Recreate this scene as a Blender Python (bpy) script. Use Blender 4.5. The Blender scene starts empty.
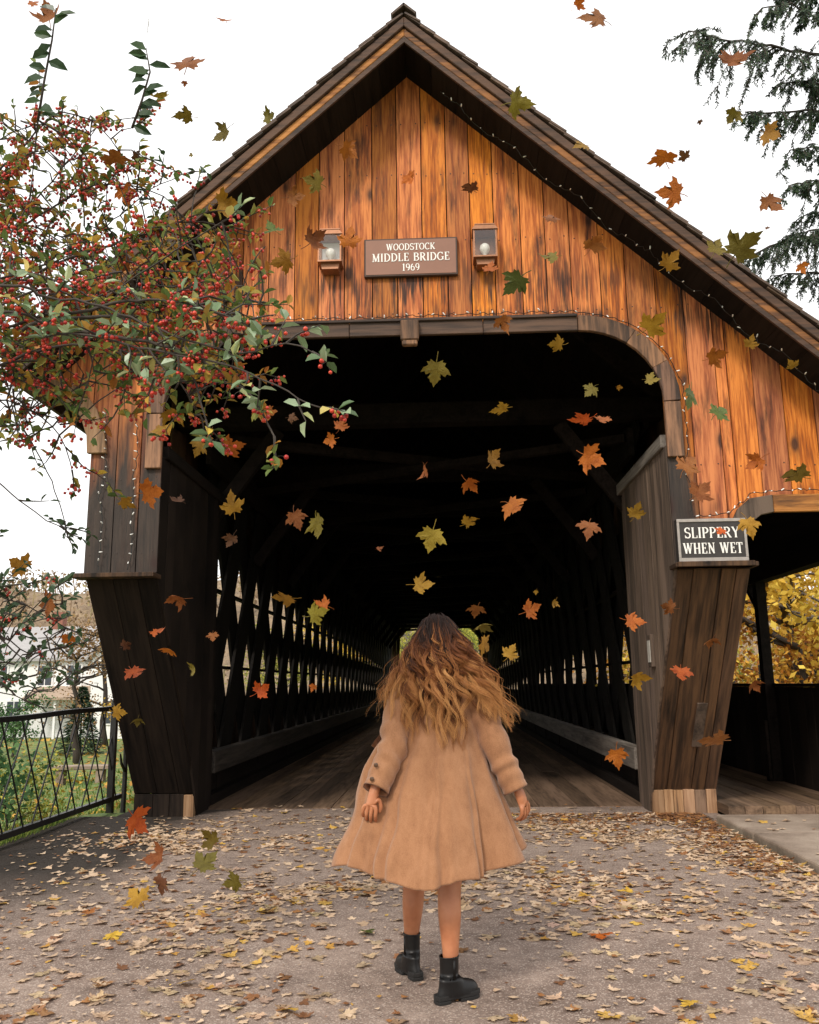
import bpy, math, random
from mathutils import Vector, Matrix, Euler
from mathutils import noise as mnoise
random.seed(7)
R=math.radians
scene=bpy.context.scene
COL=scene.collection
UNIF=random.uniform

# ------------------------------------------------------------ camera
CAM=Vector((0.2765,-10.0465,1.361)); FPX=858.29; PITCH=.1978; ROLL=.0127; YAW=.038
IW,IH=819,1024
_fw=Vector((-math.sin(YAW)*math.cos(PITCH),math.cos(YAW)*math.cos(PITCH),math.sin(PITCH)))
_rt=Vector((math.cos(YAW),math.sin(YAW),0)); _up=_rt.cross(_fw)
_e1=_rt*math.cos(ROLL)-_up*math.sin(ROLL); _e2=_rt*math.sin(ROLL)+_up*math.cos(ROLL)
cd=bpy.data.cameras.new('camera'); cam=bpy.data.objects.new('camera',cd); COL.objects.link(cam)
cd.sensor_fit='VERTICAL'; cd.sensor_height=24; cd.sensor_width=24; cd.lens=FPX/IH*24
cd.clip_start=.05; cd.clip_end=3000
cam.matrix_world=Matrix((( _e1.x,_e2.x,-_fw.x,CAM.x),(_e1.y,_e2.y,-_fw.y,CAM.y),(_e1.z,_e2.z,-_fw.z,CAM.z),(0,0,0,1)))
scene.camera=cam
def ray(u,v): return _fw+_e1*((u-IW/2)/FPX)+_e2*((IH/2-v)/FPX)
def at(u,v,y):                       # the place seen at a pixel, on the plane Y=y
    q=ray(u,v); return CAM+q*((y-CAM.y)/q.y)
def atd(u,v,d): return CAM+ray(u,v)*d  # at depth d in front of the camera
def atz(u,v,z):
    q=ray(u,v); return CAM+q*((z-CAM.z)/q.z)
def pix(P):
    X=P-CAM; z=X.dot(_fw); return (IW/2+FPX*X.dot(_e1)/z, IH/2-FPX*X.dot(_e2)/z, z)

# ------------------------------------------------------------ mesh helpers
class MB:
    def __init__(s): s.v=[]; s.f=[]; s.m=[]
    def face(s,idx,mi=0): s.f.append(tuple(idx)); s.m.append(mi)
    def add(s,vs,fs,mi=0):
        b=len(s.v); s.v.extend([tuple(p) for p in vs])
        for f in fs: s.f.append(tuple(i+b for i in f)); s.m.append(mi)
    def box(s,x0,x1,y0,y1,z0,z1,mi=0,M=None):
        vs=[(x,y,z) for z in(z0,z1) for y in(y0,y1) for x in(x0,x1)]
        if M is not None: vs=[tuple(M@Vector(p)) for p in vs]
        s.add(vs,[(0,2,3,1),(4,5,7,6),(0,1,5,4),(2,6,7,3),(0,4,6,2),(1,3,7,5)],mi)
    def prism(s,poly,ax,a0,a1,mi=0):
        # poly: 2-D points; ax = extrusion axis ('x': poly in y,z; 'y': poly in x,z; 'z': poly in x,y)
        n=len(poly)
        def P(p,a): return (a,p[0],p[1]) if ax=='x' else ((p[0],a,p[1]) if ax=='y' else (p[0],p[1],a))
        vs=[P(p,a0) for p in poly]+[P(p,a1) for p in poly]
        fs=[tuple(range(n)),tuple(range(2*n-1,n-1,-1))]+[(i,(i+1)%n+0,(i+1)%n+n,i+n) for i in range(n)]
        s.add(vs,fs,mi)
    def bar(s,a,b,w,h,up=Vector((0,0,1)),mi=0):
        a=Vector(a);b=Vector(b);d=(b-a); L=d.length; d/=L
        sx=d.cross(up)
        if sx.length<1e-4: sx=d.cross(Vector((0,1,0)))
        sx.normalize(); sy=sx.cross(d)
        vs=[]
        for p in(a,b):
            for i,j in((-1,-1),(1,-1),(1,1),(-1,1)): vs.append(p+sx*(i*w/2)+sy*(j*h/2))
        s.add(vs,[(0,1,2,3),(7,6,5,4),(0,4,5,1),(1,5,6,2),(2,6,7,3),(3,7,4,0)],mi)
    def tube(s,pts,rad,n=6,mi=0,cap=True):
        pts=[Vector(p) for p in pts]; 
        if not hasattr(rad,'__len__'): rad=[rad]*len(pts)
        b=len(s.v); ref=None
        for i,p in enumerate(pts):
            d=(pts[min(i+1,len(pts)-1)]-pts[max(i-1,0)])
            if d.length<1e-9: d=Vector((0,0,1))
            d.normalize()
            if ref is None:
                ref=d.cross(Vector((0,0,1)) if abs(d.z)<.9 else Vector((1,0,0))).normalized()
            else:
                ref=ref-d*ref.dot(d)
                if ref.length<1e-6: ref=d.orthogonal()
                ref.normalize()
            q=d.cross(ref)
            for k in range(n):
                a=2*math.pi*k/n; s.v.append(tuple(p+(ref*math.cos(a)+q*math.sin(a))*rad[i]))
        for i in range(len(pts)-1):
            for k in range(n):
                s.f.append((b+i*n+k,b+i*n+(k+1)%n,b+(i+1)*n+(k+1)%n,b+(i+1)*n+k)); s.m.append(mi)
        if cap and n>2:
            s.f.append(tuple(b+k for k in range(n-1,-1,-1))); s.m.append(mi)
            s.f.append(tuple(b+(len(pts)-1)*n+k for k in range(n))); s.m.append(mi)
    def lathe(s,prof,n=16,c=(0,0,0),mi=0):
        b=len(s.v)
        for r,z in prof:
            for k in range(n):
                a=2*math.pi*k/n; s.v.append((c[0]+r*math.cos(a),c[1]+r*math.sin(a),c[2]+z))
        for i in range(len(prof)-1):
            for k in range(n):
                s.f.append((b+i*n+k,b+i*n+(k+1)%n,b+(i+1)*n+(k+1)%n,b+(i+1)*n+k)); s.m.append(mi)
        s.f.append(tuple(b+k for k in range(n-1,-1,-1))); s.m.append(mi)
        s.f.append(tuple(b+(len(prof)-1)*n+k for k in range(n))); s.m.append(mi)
    def ball(s,c,r,nu=8,nv=6,mi=0):
        prof=[(max(1e-4,math.sin(math.pi*i/nv))*r,-math.cos(math.pi*i/nv)*r) for i in range(nv+1)]
        s.lathe(prof,nu,c,mi)
    def mesh(s,name,mats,smooth=False):
        me=bpy.data.meshes.new(name); me.from_pydata(s.v,[],s.f)
        if not isinstance(mats,(list,tuple)): mats=[mats]
        for m in mats: me.materials.append(m)
        if len(mats)>1: me.polygons.foreach_set('material_index',s.m)
        if smooth: me.polygons.foreach_set('use_smooth',[True]*len(s.f))
        me.update(); return me
    def build(s,name,mats,parent=None,smooth=False):
        o=bpy.data.objects.new(name,s.mesh(name,mats,smooth)); COL.objects.link(o)
        if parent is not None: o.parent=parent
        return o
def fixnormals(o):
    import bmesh
    bm=bmesh.new(); bm.from_mesh(o.data); bmesh.ops.recalc_face_normals(bm,faces=bm.faces); bm.to_mesh(o.data); bm.free(); return o
def bevel(o,w,seg=1):
    m=o.modifiers.new('b','BEVEL'); m.width=w; m.segments=seg; m.limit_method='ANGLE'; m.angle_limit=R(40); return o
def tag(o,label=None,cat=None,group=None,kind=None):
    if label: o['label']=label
    if cat: o['category']=cat
    if group: o['group']=group
    if kind: o['kind']=kind
    return o
def thing(name,label,cat,loc=(0,0,0),group=None,rz=0):
    o=bpy.data.objects.new(name,None); COL.objects.link(o); o.location=loc; o.rotation_euler=(0,0,rz); o.empty_display_size=.2
    return tag(o,label,cat,group)
def copy_tree(o,parent=None):
    c=o.copy(); COL.objects.link(c); c.parent=parent
    for ch in list(o.children): copy_tree(ch,c)
    return c

# ------------------------------------------------------------ material helpers
class NT:
    def __init__(s,name):
        s.mat=bpy.data.materials.new(name); s.mat.use_nodes=True; s.t=s.mat.node_tree; s.t.nodes.clear()
        s.out=s.t.nodes.new('ShaderNodeOutputMaterial')
    def n(s,typ,ins=None,**props):
        nd=s.t.nodes.new(typ)
        for k,v in props.items(): setattr(nd,k,v)
        for k,v in (ins or {}).items():
            sk=nd.inputs[k]
            if isinstance(v,bpy.types.NodeSocket): s.t.links.new(v,sk)
            else: sk.default_value=v
        return nd
    def math(s,op,a,b=0.0,c=None,clamp=False):
        ins={0:a,1:b}
        if c is not None: ins[2]=c
        return s.n('ShaderNodeMath',ins,operation=op,use_clamp=clamp).outputs[0]
    def mix(s,f,a,b,mode='MIX'):
        nd=s.n('ShaderNodeMix',{0:f,6:a,7:b},data_type='RGBA',blend_type=mode); return nd.outputs[2]
    def ramp(s,f,stops,interp='LINEAR'):
        nd=s.n('ShaderNodeValToRGB',{0:f}); cr=nd.color_ramp; cr.interpolation=interp
        while len(cr.elements)<len(stops): cr.elements.new(.5)
        for e,(p,c) in zip(cr.elements,stops):
            e.position=p; e.color=c if hasattr(c,'__len__') and len(c)==4 else ((c[0],c[1],c[2],1) if hasattr(c,'__len__') else (c,c,c,1))
        return nd.outputs[0]
    def noise(s,vec,scale,detail=4,rough=.55,dist=0):
        return s.n('ShaderNodeTexNoise',{'Vector':vec,'Scale':scale,'Detail':detail,'Roughness':rough,'Distortion':dist}).outputs[0]
    def obj(s,scale=(1,1,1),loc=(0,0,0)):
        tc=s.n('ShaderNodeTexCoord').outputs['Object']
        return s.n('ShaderNodeMapping',{'Vector':tc,'Scale':scale,'Location':loc}).outputs[0]
    def bsdf(s,col,rough=.7,bump=None,bstr=.3,bdist=.01,**kw):
        ins={'Base Color':col,'Roughness':rough}
        ins.update({k.replace('_',' '):v for k,v in kw.items()})
        b=s.n('ShaderNodeBsdfPrincipled',ins)
        if bump is not None:
            bp=s.n('ShaderNodeBump',{'Height':bump,'Strength':bstr,'Distance':bdist}); s.t.links.new(bp.outputs[0],b.inputs['Normal'])
        return b.outputs[0]
    def done(s,sh): s.t.links.new(sh,s.out.inputs[0]); return s.mat
def C4(c): return (c[0],c[1],c[2],1)
def plain(name,col,rough=.6,var=.25,scale=20,**kw):
    t=NT(name); nz=t.noise(t.obj(),scale,3)
    c=t.mix(t.math('MULTIPLY',nz,1.0),C4([x*(1-var) for x in col]),C4([min(1,x*(1+var)) for x in col]))
    return t.done(t.bsdf(c,rough,bump=nz,bstr=.15,bdist=.002,**kw))

def wood(name,light,mid,dark,axis='Z',grain=14,knots=True,stain=.5,grey=None,splash=None,rough=.75,bstr=.5,spec=.5):
    t=NT(name)
    stretch={'Z':(1,1,.06),'S':(1,.06,.06),'Y':(1,.06,1),'X':(.06,1,1)}[axis]
    isl=t.n('ShaderNodeNewGeometry').outputs['Random Per Island']
    tc=t.n('ShaderNodeTexCoord').outputs['Object']
    off=t.n('ShaderNodeCombineXYZ',{0:t.math('MULTIPLY',isl,37.0),1:t.math('MULTIPLY',isl,91.0),2:t.math('MULTIPLY',isl,53.0)}).outputs[0]
    p=t.n('ShaderNodeVectorMath',{0:tc,1:off},operation='ADD').outputs[0]
    wob=t.n('ShaderNodeTexNoise',{'Vector':p,'Scale':1.3,'Detail':2.0}).outputs['Color']
    p2=t.n('ShaderNodeVectorMath',{0:wob,1:(.035,.035,.035)},operation='MULTIPLY').outputs[0]
    pw=t.n('ShaderNodeVectorMath',{0:p,1:p2},operation='ADD').outputs[0]
    mp=t.n('ShaderNodeMapping',{'Vector':pw,'Scale':stretch}).outputs[0]
    g=t.noise(mp,grain*2.2,6,.62)
    g2=t.noise(mp,grain*.55,3,.5)
    mps=t.n('ShaderNodeMapping',{'Vector':p,'Scale':tuple(1 if s==1 else .16 for s in stretch)}).outputs[0]
    st=t.noise(mps,6.5,5,.65)
    col=t.ramp(t.math('ADD',t.math('MULTIPLY',g,.55),t.math('MULTIPLY',g2,.5)),[(.30,C4(dark)),(.455,C4(mid)),(.60,C4(light))])
    # board to board differences
    hv=t.n('ShaderNodeHueSaturation',{'Hue':t.math('ADD',.498,t.math('MULTIPLY',isl,.008)),'Saturation':t.math('ADD',.98,t.math('MULTIPLY',isl,.12)),
        'Value':t.math('ADD',.60,t.math('MULTIPLY',t.math('FRACT',t.math('MULTIPLY',isl,7.31)),.68)),'Color':col}).outputs[0]
    col=hv
    sep=t.n('ShaderNodeSeparateXYZ',{0:tc})
    if grey:
        z0,z1,gl,gd=grey
        nz=t.noise(mps,3.0,4,.6)
        f=t.math('DIVIDE',t.math('SUBTRACT',t.math('ADD',t.math('ADD',sep.outputs[2],t.math('MULTIPLY',t.math('DIVIDE',t.math('SUBTRACT',sep.outputs[0],2.55),.35,clamp=True),1.3)),t.math('MULTIPLY',t.math('SUBTRACT',nz,.5),2.4)),z0),z1-z0,clamp=True)
        gcol=t.ramp(t.math('ADD',t.math('MULTIPLY',g,.6),t.math('MULTIPLY',st,.45)),[(.36,C4(gd)),(.64,C4(gl))])
        col=t.mix(f,gcol,col)
    # dark weather stains that run down the grain
    s1=t.ramp(st,[(.50+.14*(1-stain),(0,0,0)),(.66+.1*(1-stain),(1,1,1))])
    col=t.mix(t.math('MULTIPLY',s1,.82),col,C4([c*.35 for c in dark]))
    if splash:
        tot=None; gate=t.ramp(t.noise(t.n('ShaderNodeMapping',{'Vector':p,'Scale':tuple(1 if q==1 else .3 for q in stretch)}).outputs[0],2.1,3,.6),[(.40,(0,0,0)),(.58,(1,1,1))])
        fine=t.noise(t.n('ShaderNodeMapping',{'Vector':p,'Scale':tuple(1 if s==1 else .04 for s in stretch)}).outputs[0],58,2,.55)
        for (zc,hh,amt) in splash:
            d=t.math('DIVIDE',t.math('SUBTRACT',sep.outputs[2],zc),hh)
            up=t.math('SUBTRACT',1.0,t.math('ABSOLUTE',d),clamp=True)
            v=t.math('MULTIPLY',t.math('SUBTRACT',t.math('ADD',t.math('MULTIPLY',up,.34),t.math('ADD',t.math('MULTIPLY',fine,.95),t.math('MULTIPLY',st,.22))),.80),7.0*amt,clamp=True)
            tot=v if tot is None else t.math('MAXIMUM',tot,v)
        col=t.mix(t.math('MULTIPLY',t.math('MULTIPLY',tot,.92),t.math('ADD',.22,t.math('MULTIPLY',gate,.78))),col,C4([c*.3 for c in dark]))
    if knots:
        kv={'S':(1,.45,.45),'Z':(1,1,.45),'Y':(1,.45,1),'X':(.45,1,1)}[axis]
        vo=t.n('ShaderNodeTexVoronoi',{'Vector':t.n('ShaderNodeMapping',{'Vector':pw,'Scale':kv}).outputs[0],'Scale':3.3}).outputs['Distance']
        k=t.ramp(vo,[(.085,(1,1,1)),(.15,(.35,.35,.35)),(.25,(0,0,0))])
        col=t.mix(t.math('MULTIPLY',k,.9),col,C4([dark[0]*.45,dark[1]*.35,dark[2]*.35]))
    return t.done(t.bsdf(col,rough,bump=t.math('ADD',g,t.math('MULTIPLY',st,.4)),bstr=bstr,bdist=.006,Specular_IOR_Level=spec))

M={}
M['gable']=wood('cedar_siding',(.60,.205,.062),(.335,.088,.025),(.050,.014,.0055),'Z',grain=24,stain=.68,
                grey=(3.3,4.1,(.046,.030,.022),(.008,.0055,.0045)),splash=[(5.30,.6,1.2),(4.85,.42,1.1)],bstr=.6)
M['greywood']=wood('grey_weathered_wood',(.140,.096,.072),(.075,.050,.037),(.020,.013,.010),'Z',stain=.45,knots=False)
M['brownwood']=wood('brown_weathered_wood',(.105,.056,.033),(.045,.025,.016),(.009,.0055,.004),'S',stain=.55,spec=.3)
M['darkwood']=wood('near_black_wood',(.019,.013,.010),(.011,.0075,.006),(.004,.003,.0025),'S',stain=.5,knots=False,rough=.85,spec=.15)
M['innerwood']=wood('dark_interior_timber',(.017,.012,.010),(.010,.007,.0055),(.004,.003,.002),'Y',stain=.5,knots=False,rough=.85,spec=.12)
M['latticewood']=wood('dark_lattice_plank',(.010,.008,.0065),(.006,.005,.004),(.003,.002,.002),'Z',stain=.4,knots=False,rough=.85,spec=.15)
M['railwood']=wood('grey_rail_timber',(.22,.19,.165),(.13,.108,.092),(.045,.036,.03),'Y',stain=.5,knots=False)
M['railshade']=wood('shaded_rail_timber',(.06,.048,.04),(.03,.024,.02),(.012,.009,.007),'Y',stain=.5,knots=False,spec=.3)
M['barge2']=wood('stained_barge_board',(.30,.125,.052),(.13,.056,.028),(.03,.016,.011),'X',stain=.85,knots=False)
M['deck']=wood('worn_deck_plank',(.185,.120,.080),(.115,.073,.048),(.045,.028,.019),'Y',stain=.4,knots=False,rough=.75,spec=.25)
M['freshwood']=wood('pale_new_board',(.33,.20,.12),(.23,.125,.068),(.07,.037,.022),'Z',stain=.7)
M['barge']=wood('orange_barge_board',(.50,.215,.080),(.30,.115,.040),(.06,.026,.014),'X',stain=.75,knots=False)
M['fascia']=wood('brown_fascia_board',(.105,.052,.032),(.055,.028,.018),(.018,.010,.007),'X',stain=.6,knots=False)
M['trimwood']=wood('weathered_trim_board',(.085,.047,.032),(.036,.020,.014),(.009,.006,.005),'X',stain=.85,knots=True)
M['trimwoodv']=wood('weathered_trim_upright',(.24,.125,.075),(.09,.048,.030),(.016,.010,.008),'Z',stain=.9,knots=True)
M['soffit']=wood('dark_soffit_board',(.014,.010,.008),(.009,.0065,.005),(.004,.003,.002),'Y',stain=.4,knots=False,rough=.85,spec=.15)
M['shingle']=wood('wood_shingle',(.125,.080,.060),(.070,.045,.034),(.024,.016,.013),'X',stain=.4,knots=False)
# ------------------------------------------------------------ covered bridge
G=-2.06; HW=2.45; OUT=3.12; K=.926; ZA=7.65; RF=-2.61; LBR=39.0
EL,ER=-3.67,5.05
bridge=thing('covered_bridge','covered timber bridge with orange plank gable, dark lattice sides and a wide open portal','covered bridge')
def roofz(x): return ZA-K*abs(x)
def arch_inner(n=9,zf=4.73,r=.78,x1=2.43):
    # inner opening outline, right half, from centre to the upright
    pts=[(0,zf)]
    for i in range(n+1):
        a=math.pi/2*(1-i/n); pts.append((x1-r+r*math.cos(a),zf-r*.95+r*.95*math.sin(a)))
    return pts
ARI=arch_inner()
def arch_z(x,pad=0.0):
    x=abs(x); x1=2.43+pad; zf=4.73+pad; r=.78+pad
    if x<x1-r: return zf
    if x>=x1: return -9
    u=(x-(x1-r))/r
    return zf-r*.95+r*.95*math.sqrt(max(0,1-u*u))
def siding_bottom(x):
    if x<-3.14:                                  # curved bracket under the left eave
        u=min(1,(-3.14-x)/.5); return 3.72+.62*math.sqrt(1-(1-u)**2)
    if x<-2.43: return 2.43
    if x<2.43: return max(arch_z(x,.05),2.43)
    if x<3.06: return 2.43
    u=min(1,(x-3.06)/.3); return 2.78+.2*math.sqrt(1-(1-u)**2)
nails=MB(); mb=MB(); x=EL+.03
while x<4.9:
    w=UNIF(.235,.285); xe=min(x+w,4.93)
    # keep a board edge on the pillar lines
    for b in(-3.14,-2.43,2.43,3.06):
        if x<b-.02 and xe>b-.06 and xe<b+.1: xe=b
        elif x<b-.1 and xe>b: xe=b
    n=7; yo=G+UNIF(-.004,.004); gap=.005; th=.024
    cols=[x+gap+(xe-x-2*gap)*i/n for i in range(n+1)]
    vs=[];
    for c in cols:
        cb=min(max(c,x+.004),xe-.004)
        zt=roofz(c)+.04; zb=siding_bottom(cb); 
        vs+= [(c,yo,zb),(c,yo,zt),(c,yo+th,zb),(c,yo+th,zt)]
    fs=[]
    for i in range(n):
        a=4*i; b_=a+4
        fs+=[(a,b_,b_+1,a+1),(a+2,a+3,b_+3,b_+2),(a,a+2,b_+2,b_),(a+1,b_+1,b_+3,a+3)]
    fs+=[(0,1,3,2),(4*n,4*n+2,4*n+3,4*n+1)]
    mb.add(vs,fs)
    for zn in(2.62,3.35,4.98,5.75,6.5,7.1):
        for c in(x+.05,xe-.05):
            if siding_bottom(c)+.06<zn<roofz(c)-.08:
                zz_=zn+UNIF(-.02,.02); nails.lathe([(.0075,0),(.006,.003)],6,(c,zz_,0)); k_=len(nails.v)-12
                nails.v[k_:]=[(vx,yo-.0005-vz,vy) for vx,vy,vz in nails.v[k_:]]
    x=xe
mb.add(nails.v,nails.f,1); mb.build('gable_siding',[M['gable'],plain('rusty_nail',(.03,.018,.014),.6,.4)],bridge)
for a,b in((-3.13,-2.45),(2.45,3.05)):
    mb=MB(); mb.box(a,b,G+.034,G+.05,2.44,3.66); mb.build('sky_gap_backing',M['innerwood'],bridge)  # unseen dark backing added to stop sky showing through the board gaps

# portal trim: lintel, rounded corners, short uprights
def offset_path(r0,pad):
    n=10; x1=2.43+pad; zf=4.73+pad; r=.78+pad
    return [(x1-r+r*math.cos(math.pi/2*(1-i/n)),zf-r*.95+r*.95*math.sin(math.pi/2*(1-i/n))) for i in range(n+1)]
inn=offset_path(0,0); outp=offset_path(0,.16)
mb=MB(); xl=inn[0][0]-.006
for a,b in((-xl,-.6),(-.596,.72),(.724,xl)): mb.box(a,b,G-.05,G-.003,4.73,4.885)
mb.box(-xl,xl,G-.075,G-.053,4.868,4.9)
lint=mb.build('lintel_trim',M['trimwood'],bridge); bevel(lint,.006)
for sgn in(-1,1):
    mb=MB()
    for a,b in((0,4),(4,7),(7,10)):
        e=.03 if a else 0
        poly=[(sgn*p[0],p[1]) for p in inn[a:b+1]]+[(sgn*p[0],p[1]) for p in reversed(outp[a:b+1])]
        if sgn<0: poly=poly[::-1]
        mb.prism(poly,'y',G-.052+.003*(a%3),G-.003)
    zt=inn[-1][1]-.004
    mb.box(min(sgn*2.43,sgn*2.585),max(sgn*2.43,sgn*2.585),G-.046,G-.003,3.44,zt)
    fixnormals(bevel(mb.build('curved_portal_trim',M['trimwoodv'],bridge),.005))
mb=MB(); mb.box(-.09,.09,G-.12,G-.054,4.655,4.863); mb.box(-.075,.075,G-.118,G-.054,4.6,4.654)
bevel(mb.build('keystone_block',M['trimwoodv'],bridge),.012)
# bracket under the left eave, curved trim over the walkway mouth
def band(pts_in,pts_out,name,mat,y0=G-.05,y1=G-.003):
    mb=MB(); mb.prism(list(pts_in)+list(reversed(pts_out)),'y',y0,y1); return fixnormals(bevel(mb.build(name,mat,bridge),.006))
i_=[(-3.16,3.60),(-3.175,3.78),(-3.24,3.96),(-3.35,4.10),(-3.49,4.18),(-3.64,4.21)]
o_=[(-2.97,3.60),(-3.0,3.80),(-3.09,4.05),(-3.25,4.26),(-3.45,4.36),(-3.64,4.375)]
band(i_,o_,'curved_eave_bracket',M['freshwood'])
i_=[(3.10,2.66),(3.16,2.80),(3.24,2.86),(3.36,2.885)]; o_=[(2.93,2.72),(3.03,2.92),(3.15,3.02),(3.36,3.05)]
band(i_,o_,'curved_walkway_trim',M['greywood'])
mb=MB(); mb.box(3.364,4.95,G-.048,G-.003,2.885,3.05); bevel(mb.build('walkway_lintel',M['barge'],bridge),.006)

# ledges at the foot of the siding
for s,(a,b),ov in((-1,(-3.21,-2.42),.13),(1,(2.40,3.15),.13)):
    mb=MB(); mb.box(a,b,G-ov,G+.1,2.375,2.418); bevel(mb.build('ledge',M['brownwood'],bridge),.006)
# sloping foot panels (leaning back under the overhang)
def slope_panel(sgn,mat,edges):
    mb=MB(); t0=(G+.02,2.372); t1=(-.45,.23)
    dy,dz=t1[0]-t0[0],t1[1]-t0[1]; L=math.hypot(dy,dz); ny,nz=dz/L*-1,dy/L   # outward normal to the camera side
    ny,nz=(dz/L,-dy/L)
    for a,b in zip(edges[:-1],edges[1:]):
        o=UNIF(-.008,.010)
        x0,x1=sorted((sgn*(a+.003),sgn*(b-.003)))
        vs=[]
        for (y,z) in(t0,t1):
            for q in(0+o,-.04):
                for xx in(x0,x1): vs.append((xx,y+ny*q,z+nz*q))
        mb.add(vs,[(0,1,3,2),(4,6,7,5),(0,4,5,1),(2,3,7,6),(0,2,6,4),(1,5,7,3)])
    o=mb.build('sloping_panel',mat,bridge); fixnormals(o); bevel(o,.004); return o
sp=slope_panel(-1,M['darkwood'],[2.45,2.62,2.86,3.12]); sp['label']='near black leaning foot panel'
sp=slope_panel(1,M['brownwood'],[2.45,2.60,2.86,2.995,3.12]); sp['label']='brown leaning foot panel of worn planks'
# outer faces closing the wedge and low base blocks
for sgn in(-1,1):
    mb=MB(); mb.prism([(G+.03,2.37),(-.42,.23),(-.42,0),(.0,0),(.0,2.37)],'x',sgn*3.09,sgn*3.12); fixnormals(mb.build('wedge_side',M['darkwood'] if sgn<0 else M['brownwood'],bridge))
mb=MB(); e=[2.44,2.56,2.66,2.76,2.88,3.0,3.11]
for a,b in zip(e[:-1],e[1:]): mb.box(a+.002,b-.002,-.49+UNIF(-.004,.004),-.40,-.02,.232+UNIF(-.004,.004))
bevel(mb.build('base_boards',M['freshwood'],bridge),.004)
mb=MB(); e=[-3.11,-2.9,-2.72,-2.56]
for a,b in zip(e[:-1],e[1:]): mb.box(a+.002,b-.002,-.47+UNIF(-.004,.004),-.40,-.02,.226)
bevel(mb.build('base_boards',M['darkwood'],bridge),.004)
mb=MB(); mb.box(-2.556,-2.45,-.50,-.40,-.02,.22); bevel(mb.build('base_stub',M['freshwood'],bridge),.004)
# jambs: side panels of the overhang, upright boards
for sgn,mat in((-1,M['darkwood']),(1,M['greywood'])):  # same boards both sides; the left jamb's shade is put into its darker colour
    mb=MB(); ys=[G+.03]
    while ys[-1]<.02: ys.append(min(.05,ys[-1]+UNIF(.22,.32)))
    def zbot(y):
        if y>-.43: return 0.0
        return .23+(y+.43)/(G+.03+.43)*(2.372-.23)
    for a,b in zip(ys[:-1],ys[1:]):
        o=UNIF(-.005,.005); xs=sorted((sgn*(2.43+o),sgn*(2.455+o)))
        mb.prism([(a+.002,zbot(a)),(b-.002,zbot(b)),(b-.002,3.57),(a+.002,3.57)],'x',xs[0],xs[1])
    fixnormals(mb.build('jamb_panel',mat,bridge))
    mb=MB(); mb.bar((sgn*2.46,G+.1,3.63),(sgn*2.46,.2,3.63),.12,.13); bevel(mb.build('jamb_cap_beam',M['railwood'] if sgn>0 else M['innerwood'],bridge),.006)
    mb=MB(); mb.box(*sorted((sgn*2.462,sgn*2.66)),.055,.26,0,3.56); bevel(mb.build('corner_post',mat,bridge),.008)
    # lining that closes the pillar inside
    mb=MB(); mb.box(*sorted((sgn*2.47,sgn*3.085)),.02,.05,0,2.37); mb.build('pillar_back',M['innerwood'],bridge)
# little notice box on the right jamb
nb=MB(); nb.box(2.385,2.428,-1.08,-.93,1.50,1.83); nbx=bevel(nb.build('notice_box',M['greywood'],bridge),.006)
nb=MB(); nb.box(2.379,2.3845,-1.06,-.95,1.55,1.77); nb.build('notice_card',plain('pale_card',(.42,.40,.36),.6),nbx)
nb=MB(); dl=Vector((0,-.45-G-.02,.23-2.372)).normalized()
def on_slope(x,z,off): 
    t=(2.372-z)/(2.372-.23); y=G+.02+t*(-.45-G-.02)
    n=Vector((0,dl.z,-dl.y)); return Vector((x,y,z))+n*off
ps=[on_slope(2.80,1.14,.014),on_slope(2.90,1.14,.014),on_slope(2.90,.70,.014),on_slope(2.80,.70,.014)]
pb=[p-Vector((0,dl.z,-dl.y))*.02 for p in ps]
nb.add(ps+pb,[(0,1,2,3),(7,6,5,4),(0,4,5,1),(1,5,6,2),(2,6,7,3),(3,7,4,0)]); fixnormals(nb.build('patch_board',M['greywood'],bridge))

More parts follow.
